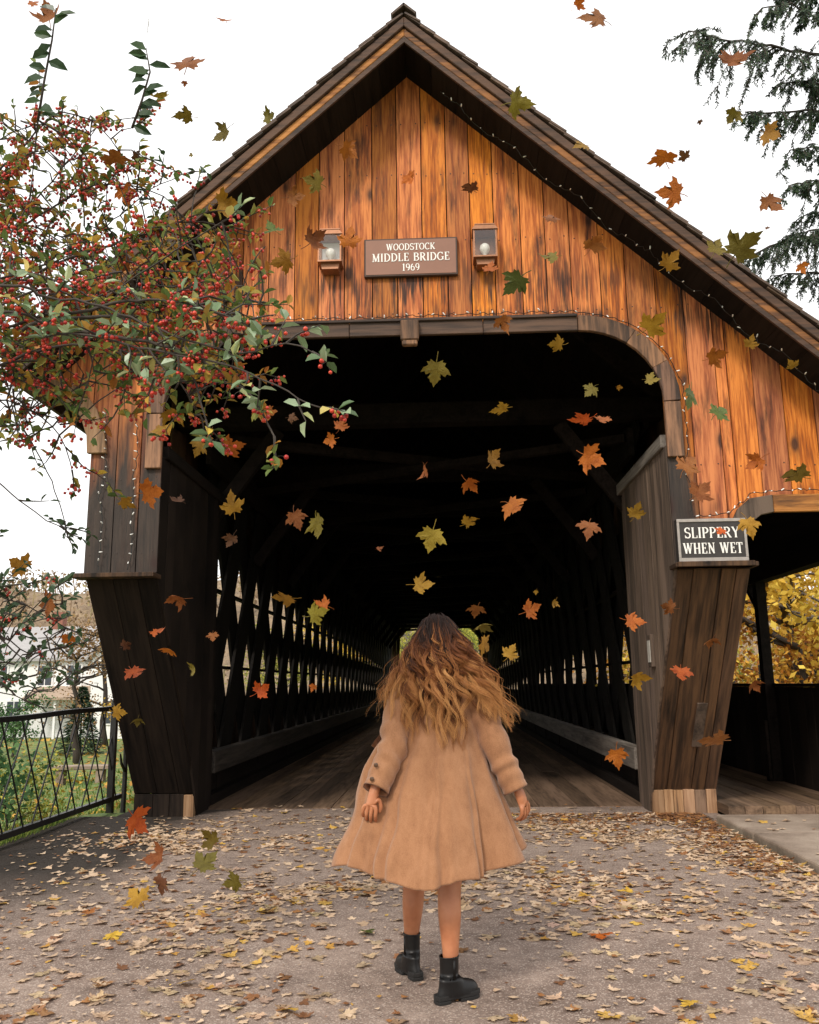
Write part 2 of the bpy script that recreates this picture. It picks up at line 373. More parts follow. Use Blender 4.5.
# roof ------------------------------------------------------
ang=math.atan(K)
for sgn,xe in((-1,EL),(1,ER)):
    mb=MB(); E_=abs(xe)
    # soffit / roof boards lying along the ridge
    d=0.0
    while d<E_:
        d2=min(d+.26,E_); 
        mb.prism([(sgn*(d+.002),roofz(d+.002)),(sgn*(d2-.002),roofz(d2-.002)),(sgn*(d2-.002),roofz(d2-.002)+.04),(sgn*(d+.002),roofz(d+.002)+.04)],'y',RF+.045,LBR+.5); d=d2
    rb=fixnormals(mb.build('roof_boards',M['soffit'],bridge))
    mb=MB(); 
    mb.prism([(0,ZA+.035),(sgn*E_,roofz(E_)+.035),(sgn*E_,roofz(E_)+.125),(0,ZA+.125)],'y',RF,RF+.042)
    bo=fixnormals(bevel(mb.build('barge_board',M['barge'] if sgn<0 else M['barge2'],bridge),.006))
    mb=MB(); mb.prism([(0,ZA+.128),(sgn*E_,roofz(E_)+.128),(sgn*E_,roofz(E_)+.235),(0,ZA+.235)],'y',RF-.03,RF+.03)
    fixnormals(bevel(mb.build('fascia',M['fascia'],bridge),.006))
    mb=MB(); mb.prism([(0,ZA-.03),(sgn*E_,roofz(E_)-.03),(sgn*E_,roofz(E_)+.031),(0,ZA+.031)],'y',RF+.004,RF+.03)
    fixnormals(mb.build('barge_edge_strip',M['fascia'],bridge))
    # shingle courses, butt ends stepping down the slope
    mb=MB(); t=Vector((sgn*math.cos(ang),0,-math.sin(ang))); nn=Vector((sgn*math.sin(ang),0,math.cos(ang)))
    L=E_/math.cos(ang)+.12; c=0.0
    base=Vector((0,0,ZA+.245))
    while c<L:
        y=RF-.05
        while y<LBR+.5:
            w=UNIF(.11,.26) if y<-1.2 else 60
            y2=min(y+w,LBR+.5); ex=UNIF(-.02,.02)
            ln=.36; yy=y+UNIF(-.012,.012) if y<-2.6 else y
            p0=base+t*max(0,c-.16)+nn*.006; p1=base+t*(c+.2+ex)+nn*.034
            th=.018
            vs=[]
            for p in(p0,p1):
                for q in(0,th):
                    for v_ in(yy,y2-.004): vs.append((p.x+nn.x*q,v_,p.z+nn.z*q))
            mb.add(vs,[(0,1,3,2),(4,6,7,5),(0,4,5,1),(2,3,7,6),(0,2,6,4),(1,5,7,3)])
            y=y2
        c+=.185
    fixnormals(mb.build('roof_shingles',M['shingle'],bridge))
    # eave board
    mb=MB(); mb.box(*sorted((xe-.02,xe+.02)),RF+.05,LBR,roofz(E_)-.10,roofz(E_)+.1); mb.build('eave_board',M['fascia'],bridge)
mb=MB()
for s in(-1,1):
    y=RF-.07
    while y<LBR:
        w=UNIF(.2,.3) if y<-1.5 else 50
        a=Vector((-s*.012,0,ZA+.338+(.004 if s>0 else 0))); t=Vector((s*math.cos(ang),0,-math.sin(ang)))*.17; nn=Vector((s*math.sin(ang),0,math.cos(ang)))*.022
        poly=[a,a+t,a+t+nn,a+nn]
        mb.prism([(p.x,p.z) for p in poly],'y',y,min(y+w-.005,LBR)); y+=w
fixnormals(mb.build('ridge_cap',M['shingle'],bridge))

# interior timbers -----------------------------------------
mb=MB()
y=.15
while y<LBR:
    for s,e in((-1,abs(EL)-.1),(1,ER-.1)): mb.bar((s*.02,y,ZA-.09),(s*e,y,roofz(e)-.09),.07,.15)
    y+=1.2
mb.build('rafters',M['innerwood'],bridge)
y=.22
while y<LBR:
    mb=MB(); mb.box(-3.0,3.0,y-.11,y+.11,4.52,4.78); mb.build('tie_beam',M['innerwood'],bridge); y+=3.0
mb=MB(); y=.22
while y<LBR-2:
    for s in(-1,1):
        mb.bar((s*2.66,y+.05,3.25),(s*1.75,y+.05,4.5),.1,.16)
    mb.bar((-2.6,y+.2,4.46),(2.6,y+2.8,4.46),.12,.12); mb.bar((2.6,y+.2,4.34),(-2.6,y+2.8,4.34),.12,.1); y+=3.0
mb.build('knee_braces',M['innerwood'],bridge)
# town lattice sides: two crossing layers of planks
for s in(-1,1):
    mb=MB()
    for xc,sl in((2.70,1),(2.762,-1)):
        n0=-6
        for i in range(-6,45):
            z0,z1=.05,4.6; y0=.55+1.2*i-sl*.3146; run=(z1-z0)/2.06*1.2
            ya,yb=(y0,y0+run) if sl>0 else (y0+run,y0)
            za_,zb_=z0,z1
            # clip to the bridge length
            a=Vector((s*xc,ya,za_)); b=Vector((s*xc,yb,zb_))
            def clip(a,b,lim,lo):
                f=lambda p:(p.y-lim) if lo else (lim-p.y)
                fa,fb=f(a),f(b)
                if fa<0 and fb<0: return None
                if fa<0: a=a+(b-a)*(fa/(fa-fb))
                elif fb<0: b=a+(b-a)*(fa/(fa-fb))
                return a,b
            r=clip(a,b,.3,True)
            if r: r=clip(*r,LBR-.2,False)
            if not r or (r[0]-r[1]).length<.2: continue
            mb.bar(r[0],r[1],.04,.50 if s<0 else .40,up=Vector((s,0,0)).cross((r[1]-r[0]).normalized()))
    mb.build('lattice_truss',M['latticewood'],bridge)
    mb=MB()
    for z0,z1 in((.10,.42),(.98,1.12),(2.63,2.67),(1.60,1.64),(3.16,3.42),(4.45,4.75)):
        mb.box(*sorted((s*2.795,s*2.87)),.28,LBR-.2,z0,z1); 
    mb.box(*sorted((s*2.60,s*2.668)),.28,LBR-.2,.10,.42); mb.box(*sorted((s*2.60,s*2.668)),.28,LBR-.2,4.1,4.45)
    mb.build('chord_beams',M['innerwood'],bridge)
    mb=MB(); mb.box(*sorted((s*2.44,s*2.585)),.3,LBR-.3,.36,.61)
    rail=bevel(mb.build('guard_rail',M['railwood'] if s>0 else M['railshade'],bridge),.012)  # lit right rail and shaded left rail, put into the wood colours
    y=1.0; rb0=None
    while y<LBR-1:
        if rb0 is None:
            mb=MB(); mb.box(*sorted((s*2.588,s*2.68)),0,.2,.0,.6); rb0=o=mb.build('rail_block',M['innerwood'],bridge)
        else: o=rb0.copy(); COL.objects.link(o)
        o.location=(0,y,0); y+=2.4
    mb=MB(); mb.box(*sorted((s*2.47,s*2.60)),.3,LBR-.3,-.02,.12); mb.build('kerb_timber',M['innerwood'],bridge)
    mb=MB(); ml=MB(); y=.0
    while y<LBR:
        y2=min(y+UNIF(.24,.3),LBR)
        if s<0: ml.box(-3.04+UNIF(-.003,.003),-3.015,y+.002,y2-.002,-.9,1.04)
        mb.box(*sorted((s*3.04,s*3.015)),y+.002,y2-.002,3.2,roofz(3.03)); y=y2
    mb.build('upper_siding',M['brownwood'],bridge)
    if s<0: ml.build('lower_siding',M['brownwood'],bridge)
# deck
mb=MB(); x=-2.6
while x<2.6:
    w=UNIF(.17,.24); x2=min(x+w,2.6); y=.02
    while y<LBR+.3:
        y2=min(y+UNIF(3,6),LBR+.3); mb.box(x+.003,x2-.003,y+.003,y2-.003,-.08,.006+UNIF(-.004,.004)); y=y2
    x=x2
mb.build('deck_planks',M['deck'],bridge)
mb=MB(); 
for s in(-2.9,-1,1,2.9,4.3): mb.box(s-.15,s+.15,.1,LBR,-.75,-.082)
mb.build('floor_beams',M['innerwood'],bridge)
ab=plain('abutment_stone',(.25,.23,.21),.85,.4,6)
for a,b in((-.38,.6),(LBR-.4,LBR+.6)):
    mb=MB(); mb.box(-3.3,4.7,a,b,-4.5,-.76); mb.build('abutment',ab,bridge)
# far portal wall with chamfered opening
mb=MB(); yb=LBR
xs=[-3.08+.22*i for i in range(29)]
def far_bottom(x):
    x=abs(x)
    if x>2.36: return 0
    if x>1.7: return 4.46-(x-1.7)/.66*.75
    return 4.46
for a,b in zip(xs[:-1],xs[1:]):
    e=.001
    mb.prism([(a+.002,far_bottom(a+e)),(b-.002,far_bottom(b-e)),(b-.002,roofz(b)),(a+.002,roofz(a))] if not(a<0<b) else [(a,far_bottom(a)),(b,far_bottom(b)),(b,roofz(b)),(0,ZA),(a,roofz(a))],'y',yb,yb+.03)
fixnormals(mb.build('far_gable',M['brownwood'],bridge))
# covered side walkway on the right
mb=MB(); x=3.10
while x<4.46:
    x2=min(x+UNIF(.16,.2),4.465); mb.box(x+.003,x2-.003,-.87,LBR,.02,.115+UNIF(-.003,.003)); x=x2
mb.build('walkway_deck',M['deck'],bridge)
mb=MB(); y=-.87
while y<LBR:
    y2=min(y+UNIF(.22,.3),LBR); mb.box(4.47+UNIF(-.004,.004),4.50,y+.002,y2-.002,-.5,1.27); y=y2
mb.build('half_wall',M['darkwood'],bridge)
mb=MB(); mb.box(4.43,4.56,-.87,LBR,1.272,1.31); mb.build('half_wall_cap',M['innerwood'],bridge)
y=1.32; first=None
while y<LBR:
    mb=MB(); mb.box(4.34,4.46,y-.065,y+.065,.115,2.6); mb.box(4.30,4.335,y-.05,y+.05,.115,.85)
    mb.build('walkway_post',M['innerwood'],bridge); y+=2.6
mb=MB(); y=-1.95
mb.box(4.33,4.5,-1.95,LBR,2.602,2.8)
mb.box(4.502,4.53,-1.95,LBR,2.62,3.42)
y=1.32
while y<LBR: mb.bar((4.4,y+.1,2.32),(4.4,y+.4,2.6),.08,.08); y+=2.6
mb.build('walkway_plate_beam',M['innerwood'],bridge)
# ------------------------------------------------------------ ground, road, walk, water, hill
def sst(a,b,x):
    t=max(0,min(1,(x-a)/(b-a))); return t*t*(3-2*t)
def gz(x,y):
    z=-.06
    z-= .75*sst(-3.75,-6.5,x)*1.0 + .25*sst(-6,-14,x)
    z-= .9*sst(4.7,8,x)
    near=1-sst(.2,1.4,y)                       # the approach bank
    far=sst(LBR-1.5,LBR-.3,y)
    low=z-.55*(1-near)*(1-far)*(1 if -4.2<x<5.2 else .3)
    xb=-.36*(y+10)+.4
    ch=sst(.6,7,y)*(1-sst(33,LBR-1,y))*sst(xb,xb+3.5,x)*(1-sst(60,90,x))
    z=low-3.3*ch
    z+=.05*mnoise.noise(Vector((x*.25,y*.25,0)))*(1 if (abs(x)>4.5 or y>1) else 0)
    return z
def axis(vals):
    o=[]
    for a,b,n in vals:
        o+=[a+(b-a)*i/n for i in range(n)]
    return o+[vals[-1][1]]
xs=axis([(-900,-120,8),(-120,-30,14),(-30,-10,26),(-10,12,74),(12,40,28),(40,120,14),(120,900,8)])
ys=axis([(-300,-30,8),(-30,-10,8),(-10,12,60),(12,60,64),(60,160,18),(160,1200,10)])
mb=MB()
for y in ys:
    for x in xs: mb.v.append((x,y,gz(x,y)))
nx=len(xs)
for j in range(len(ys)-1):
    for i in range(nx-1): mb.face((j*nx+i,j*nx+i+1,(j+1)*nx+i+1,(j+1)*nx+i))
t=NT('lawn_ground'); o_=t.obj()
big=t.noise(o_,.35,4); fine=t.noise(o_,9,5,.7); lf=t.noise(o_,3.2,6,.75)
col=t.ramp(t.math('ADD',t.math('MULTIPLY',big,.5),t.math('MULTIPLY',fine,.5)),[(.35,(.055,.10,.022,1)),(.5,(.10,.17,.035,1)),(.66,(.21,.23,.06,1))])
col=t.mix(t.ramp(lf,[(.53,(0,0,0)),(.62,(1,1,1))]),col,t.mix(t.noise(o_,14,2),C4((.42,.24,.06)),C4((.30,.15,.05))))
M['lawn']=t.done(t.bsdf(col,.9,bump=fine,bstr=.6,bdist=.04))
g=mb.build('ground',M['lawn'],smooth=True); tag(g,kind='structure')
# approach road: rough old asphalt with grit
t=NT('gritty_asphalt'); o_=t.obj()
n1=t.noise(o_,1.1,4,.6); n2=t.noise(o_,7,5,.65); n3=t.noise(o_,120,3,.7); n4=t.noise(o_,45,3,.6)
vo=t.n('ShaderNodeTexVoronoi',{'Vector':o_,'Scale':150.0}).outputs['Color']
sp=t.n('ShaderNodeSeparateColor',{0:vo}).outputs[0]
col=t.ramp(t.math('ADD',t.math('MULTIPLY',n1,.5),t.math('MULTIPLY',n2,.5)),[(.34,(.15,.107,.086,1)),(.5,(.262,.194,.158,1)),(.64,(.37,.282,.230,1))])
col=t.mix(t.math('MULTIPLY',t.ramp(n3,[(.42,(1,1,1)),(.52,(0,0,0))]),.42),col,C4((.09,.075,.07)))
col=t.mix(t.math('MULTIPLY',t.ramp(sp,[(.82,(0,0,0)),(.9,(1,1,1))]),.55),col,C4((.56,.47,.40)))
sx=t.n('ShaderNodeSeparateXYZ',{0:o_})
edge=t.math('DIVIDE',t.math('SUBTRACT',t.math('ADD',-2.0,t.math('MULTIPLY',t.math('SUBTRACT',n1,.5),1.6)),sx.outputs[0]),.55,clamp=True)  # dirt and fence shadow along the left edge, both put into the colour
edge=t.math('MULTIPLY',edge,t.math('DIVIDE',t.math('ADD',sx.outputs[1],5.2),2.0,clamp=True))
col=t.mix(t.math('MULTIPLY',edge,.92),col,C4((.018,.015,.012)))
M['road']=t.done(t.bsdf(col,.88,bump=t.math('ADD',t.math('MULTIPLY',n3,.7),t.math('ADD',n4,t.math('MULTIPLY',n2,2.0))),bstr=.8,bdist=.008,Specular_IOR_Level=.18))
mb=MB(); gx=[-3.75+i*.11 for i in range(61)]; gy=[-24+i*.4 for i in range(35)]+[-10+i*.12 for i in range(81)]
gy=[y for y in gy if y<-.42]+[-.42]
b0=0
for y in gy:
    for x in gx:
        x=min(x,2.942); mb.v.append((x,y,.010*mnoise.noise(Vector((x*.9,y*.9,3)))+.012*mnoise.noise(Vector((x*.3,y*.3,8)))-.006))
n=len(gx)
for j in range(len(gy)-1):
    for i in range(n-1): mb.face((j*n+i,j*n+i+1,(j+1)*n+i+1,(j+1)*n+i))
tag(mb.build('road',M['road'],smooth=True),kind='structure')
def roadz(x,y): return .010*mnoise.noise(Vector((x*.9,y*.9,3)))+.012*mnoise.noise(Vector((x*.3,y*.3,8)))-.006
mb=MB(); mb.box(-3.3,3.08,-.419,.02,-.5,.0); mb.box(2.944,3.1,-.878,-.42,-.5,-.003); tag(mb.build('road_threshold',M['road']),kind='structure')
# sidewalk slabs with kerb
t=NT('old_concrete'); o_=t.obj(); n1=t.noise(o_,1.6,5,.65); n2=t.noise(o_,60,4,.7)
col=t.ramp(t.math('ADD',t.math('MULTIPLY',n1,.75),t.math('MULTIPLY',n2,.25)),[(.33,(.13,.092,.065,1)),(.5,(.27,.205,.155,1)),(.66,(.40,.32,.25,1))])
M['concrete']=t.done(t.bsdf(col,.85,bump=n2,bstr=.4,bdist=.004))
mb=MB()
mb.prism([(2.93,-24),(4.7,-24),(4.7,-1.955),(2.96,-1.955)],'z',-.3,.042); mb.prism([(2.96,-1.945),(4.7,-1.945),(4.7,-.88),(2.97,-.88)],'z',-.3,.038)
sw=fixnormals(mb.build('sidewalk',M['concrete'])); bevel(sw,.018,2); tag(sw,kind='structure')
# creek
t=NT('creek_water'); nz=t.noise(t.obj((1,1,1)),1.5,3)
M['water']=t.done(t.bsdf(C4((.03,.035,.028)),.08,bump=nz,bstr=.2,bdist=.05))
mb=MB(); mb.v=[(-16,3,-3.35),(75,3,-3.35),(75,40,-3.35),(-16,40,-3.35)]; mb.face((0,1,2,3)); tag(mb.build('water',M['water']),kind='structure')
# far hill
t=NT('autumn_hillside'); o_=t.obj(); n1=t.noise(o_,.06,5,.7); n2=t.noise(o_,.5,5,.7)
col=t.ramp(t.math('ADD',t.math('MULTIPLY',n1,.5),t.math('MULTIPLY',n2,.5)),[(.36,(.14,.10,.065,1)),(.5,(.27,.19,.115,1)),(.64,(.36,.27,.16,1))])
M['hill']=t.done(t.bsdf(col,.95,bump=n2,bstr=1,bdist=1.5))
mb=MB(); nx,ny=70,24
for j in range(ny):
    for i in range(nx):
        x=-330+i*8.2; y=110+j*9
        h=37*sst(0,11,j)*(1-.25*sst(14,23,j))*(.86+.14*math.sin(x*.021+.6))*(1-.55*sst(-10,140,x))+2.2*mnoise.noise(Vector((x*.05,y*.05,0)))*sst(0,5,j)-1.3
        mb.v.append((x,y,h))
for j in range(ny-1):
    for i in range(nx-1): mb.face((j*nx+i,j*nx+i+1,(j+1)*nx+i+1,(j+1)*nx+i))
hill=mb.build('hill',M['hill'],smooth=True); tag(hill,kind='structure')

# ------------------------------------------------------------ iron fence on the left
M['iron']=plain('black_iron',(.012,.011,.011),.45,.4,30,Metallic=.0)
fx=-3.66
fence=thing('metal_fence','black iron railing with crossed diagonal bars along the left edge of the drive','fence',(fx,-2,0))
def fpt(y,z): return (0.0,y+2,z)
y0,y1=-7.6,.30
def ftop(y): return 1.13-.012*(.3-y)
pts=[fpt(y0+(y1+.55-y0)*i/20,ftop(y0+(y1+.55-y0)*i/20)+.006*math.sin(i*1.3)) for i in range(21)]
mb=MB(); 
for a,b in zip(pts[:-1],pts[1:]): mb.bar(a,b,.055,.05)
mb.build('top_rail',M['iron'],fence)
mb=MB(); mb.bar(fpt(y0,.085),fpt(y1+.3,.085),.05,.055); mb.build('bottom_rail',M['iron'],fence)
mb=MB(); y=y0-.5
while y<y1+.6:
    for s,dx in((1,-.009),(-1,.009)):
        ya,yb=(y,y+.57) if s>0 else (y+.57,y)
        a=Vector((dx,ya+2,.085)); b=Vector((dx,yb+2,ftop(max(y0,min(y1,yb)))))
        if min(ya,yb)<y0 or max(ya,yb)>y1+.5: continue
        mb.tube([a,b],.0085,5)
    y+=.38
mb.build('diagonal_bars',M['iron'],fence)
for k,y in enumerate((.30,-2.9,-6.1)):
    mb=MB(); mb.box(-.035,.035,y+2-.035,y+2+.035,-.35,1.19); mb.lathe([(.03,1.19),(.045,1.2),(.045,1.215),(.026,1.225),(.04,1.25),(.045,1.275),(.035,1.30),(.012,1.315)],10,(0,y+2,0))
    bevel(mb.build('post',M['iron'],fence),.004)
mb=MB(); mb.tube([fpt(.72,-.3),fpt(.74,.3),fpt(.72,.62),fpt(.66,.95)],[.035,.03,.028,.018],7); mb.tube([fpt(.74,.35),fpt(.60,.46),fpt(.55,.58)],[.022,.018,.01],6); mb.build('bent_end_bar',M['iron'],fence)

# ------------------------------------------------------------ lettering
def arc(cx,cy,rx,ry,a0,a1,n=14): return [(cx+rx*math.cos(R(a0+(a1-a0)*i/n)),cy+ry*math.sin(R(a0+(a1-a0)*i/n))) for i in range(n+1)]
TK,TN=.15,.075
def sf(x,y,w=.26): return ([(x-w/2,y),(x+w/2,y)],.06)
GL={
'I':(.36,[([(.18,0),(.18,1)],TK),sf(.18,.03),sf(.18,.97)]),
'L':(.66,[([(.18,0),(.18,1)],TK),sf(.18,.97),([(.05,.03),(.62,.03)],.06),([(.6,.0),(.6,.24)],.07)]),
'E':(.68,[([(.18,0),(.18,1)],TK),([(.05,.03),(.62,.03)],.06),([(.05,.97),(.6,.97)],.06),([(.2,.52),(.46,.52)],.06),([(.6,0),(.6,.24)],.07),([(.58,1),(.58,.78)],.07),([(.46,.42),(.46,.62)],.06)]),
'T':(.74,[([(.37,0),(.37,1)],TK),sf(.37,.03,.32),([(.04,.97),(.7,.97)],.06),([(.06,1),(.06,.76)],.07),([(.68,1),(.68,.76)],.07)]),
'H':(.86,[([(.18,0),(.18,1)],TK),([(.68,0),(.68,1)],TK),([(.2,.5),(.66,.5)],.07)]+[sf(x,y) for x in(.18,.68) for y in(.03,.97)]),
'N':(.86,[([(.18,0),(.18,1)],TN),([(.68,0),(.68,1)],TN),([(.16,.96),(.70,.04)],TK),sf(.18,.03),sf(.14,.97,.2),sf(.68,.97)]),
'M':(1.02,[([(.16,0),(.2,1)],TN),([(.84,0),(.82,1)],TK),([(.2,.97),(.5,.05)],TK),([(.5,.05),(.82,.97)],TN),sf(.16,.03),sf(.84,.03),sf(.13,.97,.18),sf(.88,.97,.18)]),
'W':(1.1,[([(.12,.97),(.34,.03)],TK),([(.34,.03),(.54,.93)],TN),([(.54,.97),(.76,.03)],TK),([(.76,.03),(.96,.97)],TN),sf(.12,.97),sf(.54,.97,.22),sf(.97,.97)]),
'Y':(.8,[([(.1,.97),(.4,.46)],TK),([(.7,.97),(.4,.46)],TN),([(.4,0),(.4,.5)],TK),sf(.4,.03),sf(.1,.97),sf(.7,.97)]),
'K':(.82,[([(.18,0),(.18,1)],TK),([(.68,.95),(.24,.44)],TN),([(.34,.56),(.7,.04)],TK),sf(.18,.03),sf(.18,.97),sf(.7,.03),sf(.66,.97)]),
'O':(.86,[(arc(.43,.5,.35,.47,0,360,26),.115)]),
'C':(.8,[(arc(.44,.5,.36,.47,45,315,20),.115),([(.7,.98),(.7,.72)],.06)]),
'G':(.86,[(arc(.44,.5,.36,.47,45,330,20),.115),([(.72,.42),(.72,.08)],TK),([(.55,.42),(.86,.42)],.06),([(.7,.98),(.7,.74)],.06)]),
'D':(.84,[([(.18,0),(.18,1)],TK),([(.05,.03),(.36,.03)],.06),([(.05,.97),(.36,.97)],.06),(arc(.34,.5,.4,.46,-90,90,16),.12)]),
'B':(.74,[([(.18,0),(.18,1)],TK),([(.05,.03),(.36,.03)],.06),([(.05,.97),(.34,.97)],.06),([(.2,.53),(.36,.53)],.06),(arc(.33,.75,.27,.22,-90,90,12),.11),(arc(.35,.28,.32,.25,-90,90,12),.12)]),
'P':(.72,[([(.18,0),(.18,1)],TK),sf(.18,.03),([(.05,.97),(.34,.97)],.06),([(.2,.46),(.34,.46)],.06),(arc(.33,.715,.3,.255,-90,90,12),.12)]),
'R':(.82,[([(.18,0),(.18,1)],TK),sf(.18,.03),([(.05,.97),(.34,.97)],.06),([(.2,.5),(.36,.5)],.06),(arc(.33,.735,.29,.235,-90,90,12),.12),([(.38,.5),(.68,.03)],TK),sf(.72,.03,.2)]),
'S':(.66,[(arc(.33,.745,.24,.225,30,270,14)+arc(.33,.27,.26,.24,90,-150,14),.12),([(.55,.98),(.55,.74)],.055),([(.08,.02),(.08,.28)],.055)]),
'1':(.5,[([(.25,0),(.25,1)],TK),sf(.25,.03,.3),([(.25,.97),(.08,.84)],.06)]),
'9':(.68,[(arc(.33,.68,.24,.28,0,360,20),.1),(arc(.20,.62,.38,.58,2,-72,12),.11)]),
'6':(.68,[(arc(.35,.32,.24,.28,0,360,20),.1),(arc(.48,.38,.38,.58,182,108,12),.11)]),
' ':(.42,[]),
}
def text_mesh(mb,s,cx,zb,hgt,width,y,track=.06):
    tot=sum(GL[c][0]+track for c in s)-track; sx=width/tot; x=cx-width/2; lay=0
    for ch in s:
        wd,st=GL[ch]
        for pts,w in st:
            lay=(lay+1)%40; yy=y-.0035-lay*.00006
            P=[Vector((x+p[0]*sx,0,zb+p[1]*hgt)) for p in pts]
            closed=(P[0]-P[-1]).length<1e-6 and len(P)>2
            if closed: P=P[:-1]
            n=len(P); hw=w*hgt*.5; L=[];Rr=[]
            for i,p in enumerate(P):
                if closed: d=P[(i+1)%n]-P[i-1]
                else: d=P[min(i+1,n-1)]-P[max(i-1,0)]
                d.normalize(); nn=Vector((-d.z,0,d.x))
                # thick uprights, thin horizontals on round strokes
                k=hw*(.62+.55*abs(d.z)) if n>4 else hw
                L.append(p+nn*k); Rr.append(p-nn*k)
            for i in range(n if closed else n-1):
                j=(i+1)%n
                q=[L[i],L[j],Rr[j],Rr[i]]
                vs=[(a.x,yy,a.z) for a in q]+[(a.x,y,a.z) for a in q]
                mb.add(vs,[(0,1,2,3),(0,4,5,1),(1,5,6,2),(2,6,7,3),(3,7,4,0)])
        x+=(wd+track)*sx
M['white']=plain('white_lettering',(.80,.78,.74),.5,.06)
M['signbrown']=plain('brown_sign_board',(.23,.105,.066),.55,.12,8)
M['signdark']=plain('dark_wood_edge',(.055,.028,.018),.6,.3,12)
sg=thing('name_sign','brown bridge name sign with white serif letters between the two lanterns','sign',(.02,G-.004,5.36))
mb=MB(); mb.box(-.47,.47,-.045,0,.0,.41); bevel(mb.build('backing',M['signdark'],sg),.006)
mb=MB(); mb.box(-.452,.452,-.0495,-.0455,.018,.392); mb.build('panel',M['signbrown'],sg)
mb=MB(); text_mesh(mb,'WOODSTOCK',.0,.275,.072,.49,-.0497); text_mesh(mb,'MIDDLE BRIDGE',.0,.155,.088,.78,-.0497); text_mesh(mb,'1969',.0,.05,.078,.175,-.0497)
fixnormals(mb.build('lettering',M['white'],sg))
sp=thing('warning_sign','black slippery when wet sign in a worn pale frame on the right pillar','sign',(2.76,G-.058,2.42))
M['signblack']=plain('black_sign_board',(.03,.025,.023),.6,.5,14)
M['paleframe']=plain('worn_grey_frame',(.33,.30,.275),.7,.35,25)
mb=MB(); mb.box(-.315,.315,-.03,.054,.005,.405); mb.build('panel',M['signblack'],sp)
mb=MB()
for a in((-.315,.315,.375,.405),(-.315,.315,.005,.042),(-.315,-.292,.0425,.3745),(.292,.315,.0425,.3745)): mb.box(a[0],a[1],-.04,-.0305,a[2],a[3])
bevel(mb.build('frame',M['paleframe'],sp),.003)
mb=MB(); text_mesh(mb,'SLIPPERY',0,.225,.10,.50,-.0305); text_mesh(mb,'WHEN WET',0,.08,.10,.54,-.0305); fixnormals(mb.build('lettering',M['white'],sp))
mb=MB(); mb.box(-.34,.35,-.10,.054,-.045,.003); bevel(mb.build('lower_ledge',M['brownwood'],sp),.005)

# ------------------------------------------------------------ lanterns
M['copper']=plain('aged_copper',(.30,.14,.075),.42,.35,25,Metallic=.55)
t=NT('lantern_glass'); M['glass']=t.done(t.n('ShaderNodeMixShader',{0:t.n('ShaderNodeLayerWeight',{'Blend':.35}).outputs['Facing'],1:t.n('ShaderNodeBsdfTransparent',{0:C4((.92,.92,.9))}).outputs[0],2:t.n('ShaderNodeBsdfGlossy',{'Roughness':.08}).outputs[0]}).outputs[0])
M['bulb']=plain('white_bulb',(.85,.84,.80),.25,.03)
M['palereflect']=plain('pale_glass_reflection',(.78,.76,.75),.35,.06)
for x,lab in((-.78,'copper wall lantern with a pale painted glass reflection, just left of the name sign'),(.76,'copper wall lantern with a see-through glass body, just right of the name sign')):
    ln=thing('wall_lantern',lab,'lantern',(x,G-.006,5.38),'lanterns on the gable'); ln.scale=(.95,.95,.92)
    mb=MB()
    mb.prism([(-.085,.03),(.085,.03),(.10,.10),(-.10,.10)],'y',-.155,-.003)   # tapered base tray
    for sx in(-1,1):
        for yy in(-.19,-.02): mb.box(sx*.115-.008,sx*.115+.008,yy-.008,yy+.008,.10,.415)
    mb.box(-.125,.125,-.20,-.003,.095,.112)
    fixnormals(mb.build('frame',M['copper'],ln))
    mb=MB(); mb.prism([(-.135,.412),(.135,.412),(.105,.455),(-.105,.455)],'y',-.21,-.003); mb.box(-.09,.09,-.17,-.02,.456,.476); mb.box(-.105,.105,-.185,-.005,.477,.488)
    mb.tube([(-.05,-.1,.488),(-.05,-.1,.51),(.05,-.1,.51),(.05,-.1,.488)],.005,6)
    fixnormals(mb.build('cap',M['copper'],ln))
    mb=MB()
    mb.v=[(-.107,-.196,.112),(.107,-.196,.112),(.107,-.196,.412),(-.107,-.196,.412),(-.119,-.185,.112),(-.119,-.03,.112),(-.119,-.03,.412),(-.119,-.185,.412),(.119,-.185,.112),(.119,-.03,.112),(.119,-.03,.412),(.119,-.185,.412)]
    mb.f=[(0,1,2,3),(4,5,6,7),(8,9,10,11)]; mb.m=[0]*3; mb.build('glass',M['glass'],ln)
    mb=MB(); mb.box(-.105,.105,-.012,-.004,.113,.41); mb.build('back_plate',M['palereflect'] if x<0 else M['copper'],ln)  # pale left plate paints in the frosty reflection of the glass
    mb=MB(); mb.lathe([(.018,.112),(.018,.16),(.022,.17),(.045,.20),(.055,.235),(.048,.27),(.028,.29),(.002,.297)],14,(0,-.1,0)); mb.build('bulb',M['bulb'],ln,smooth=True)

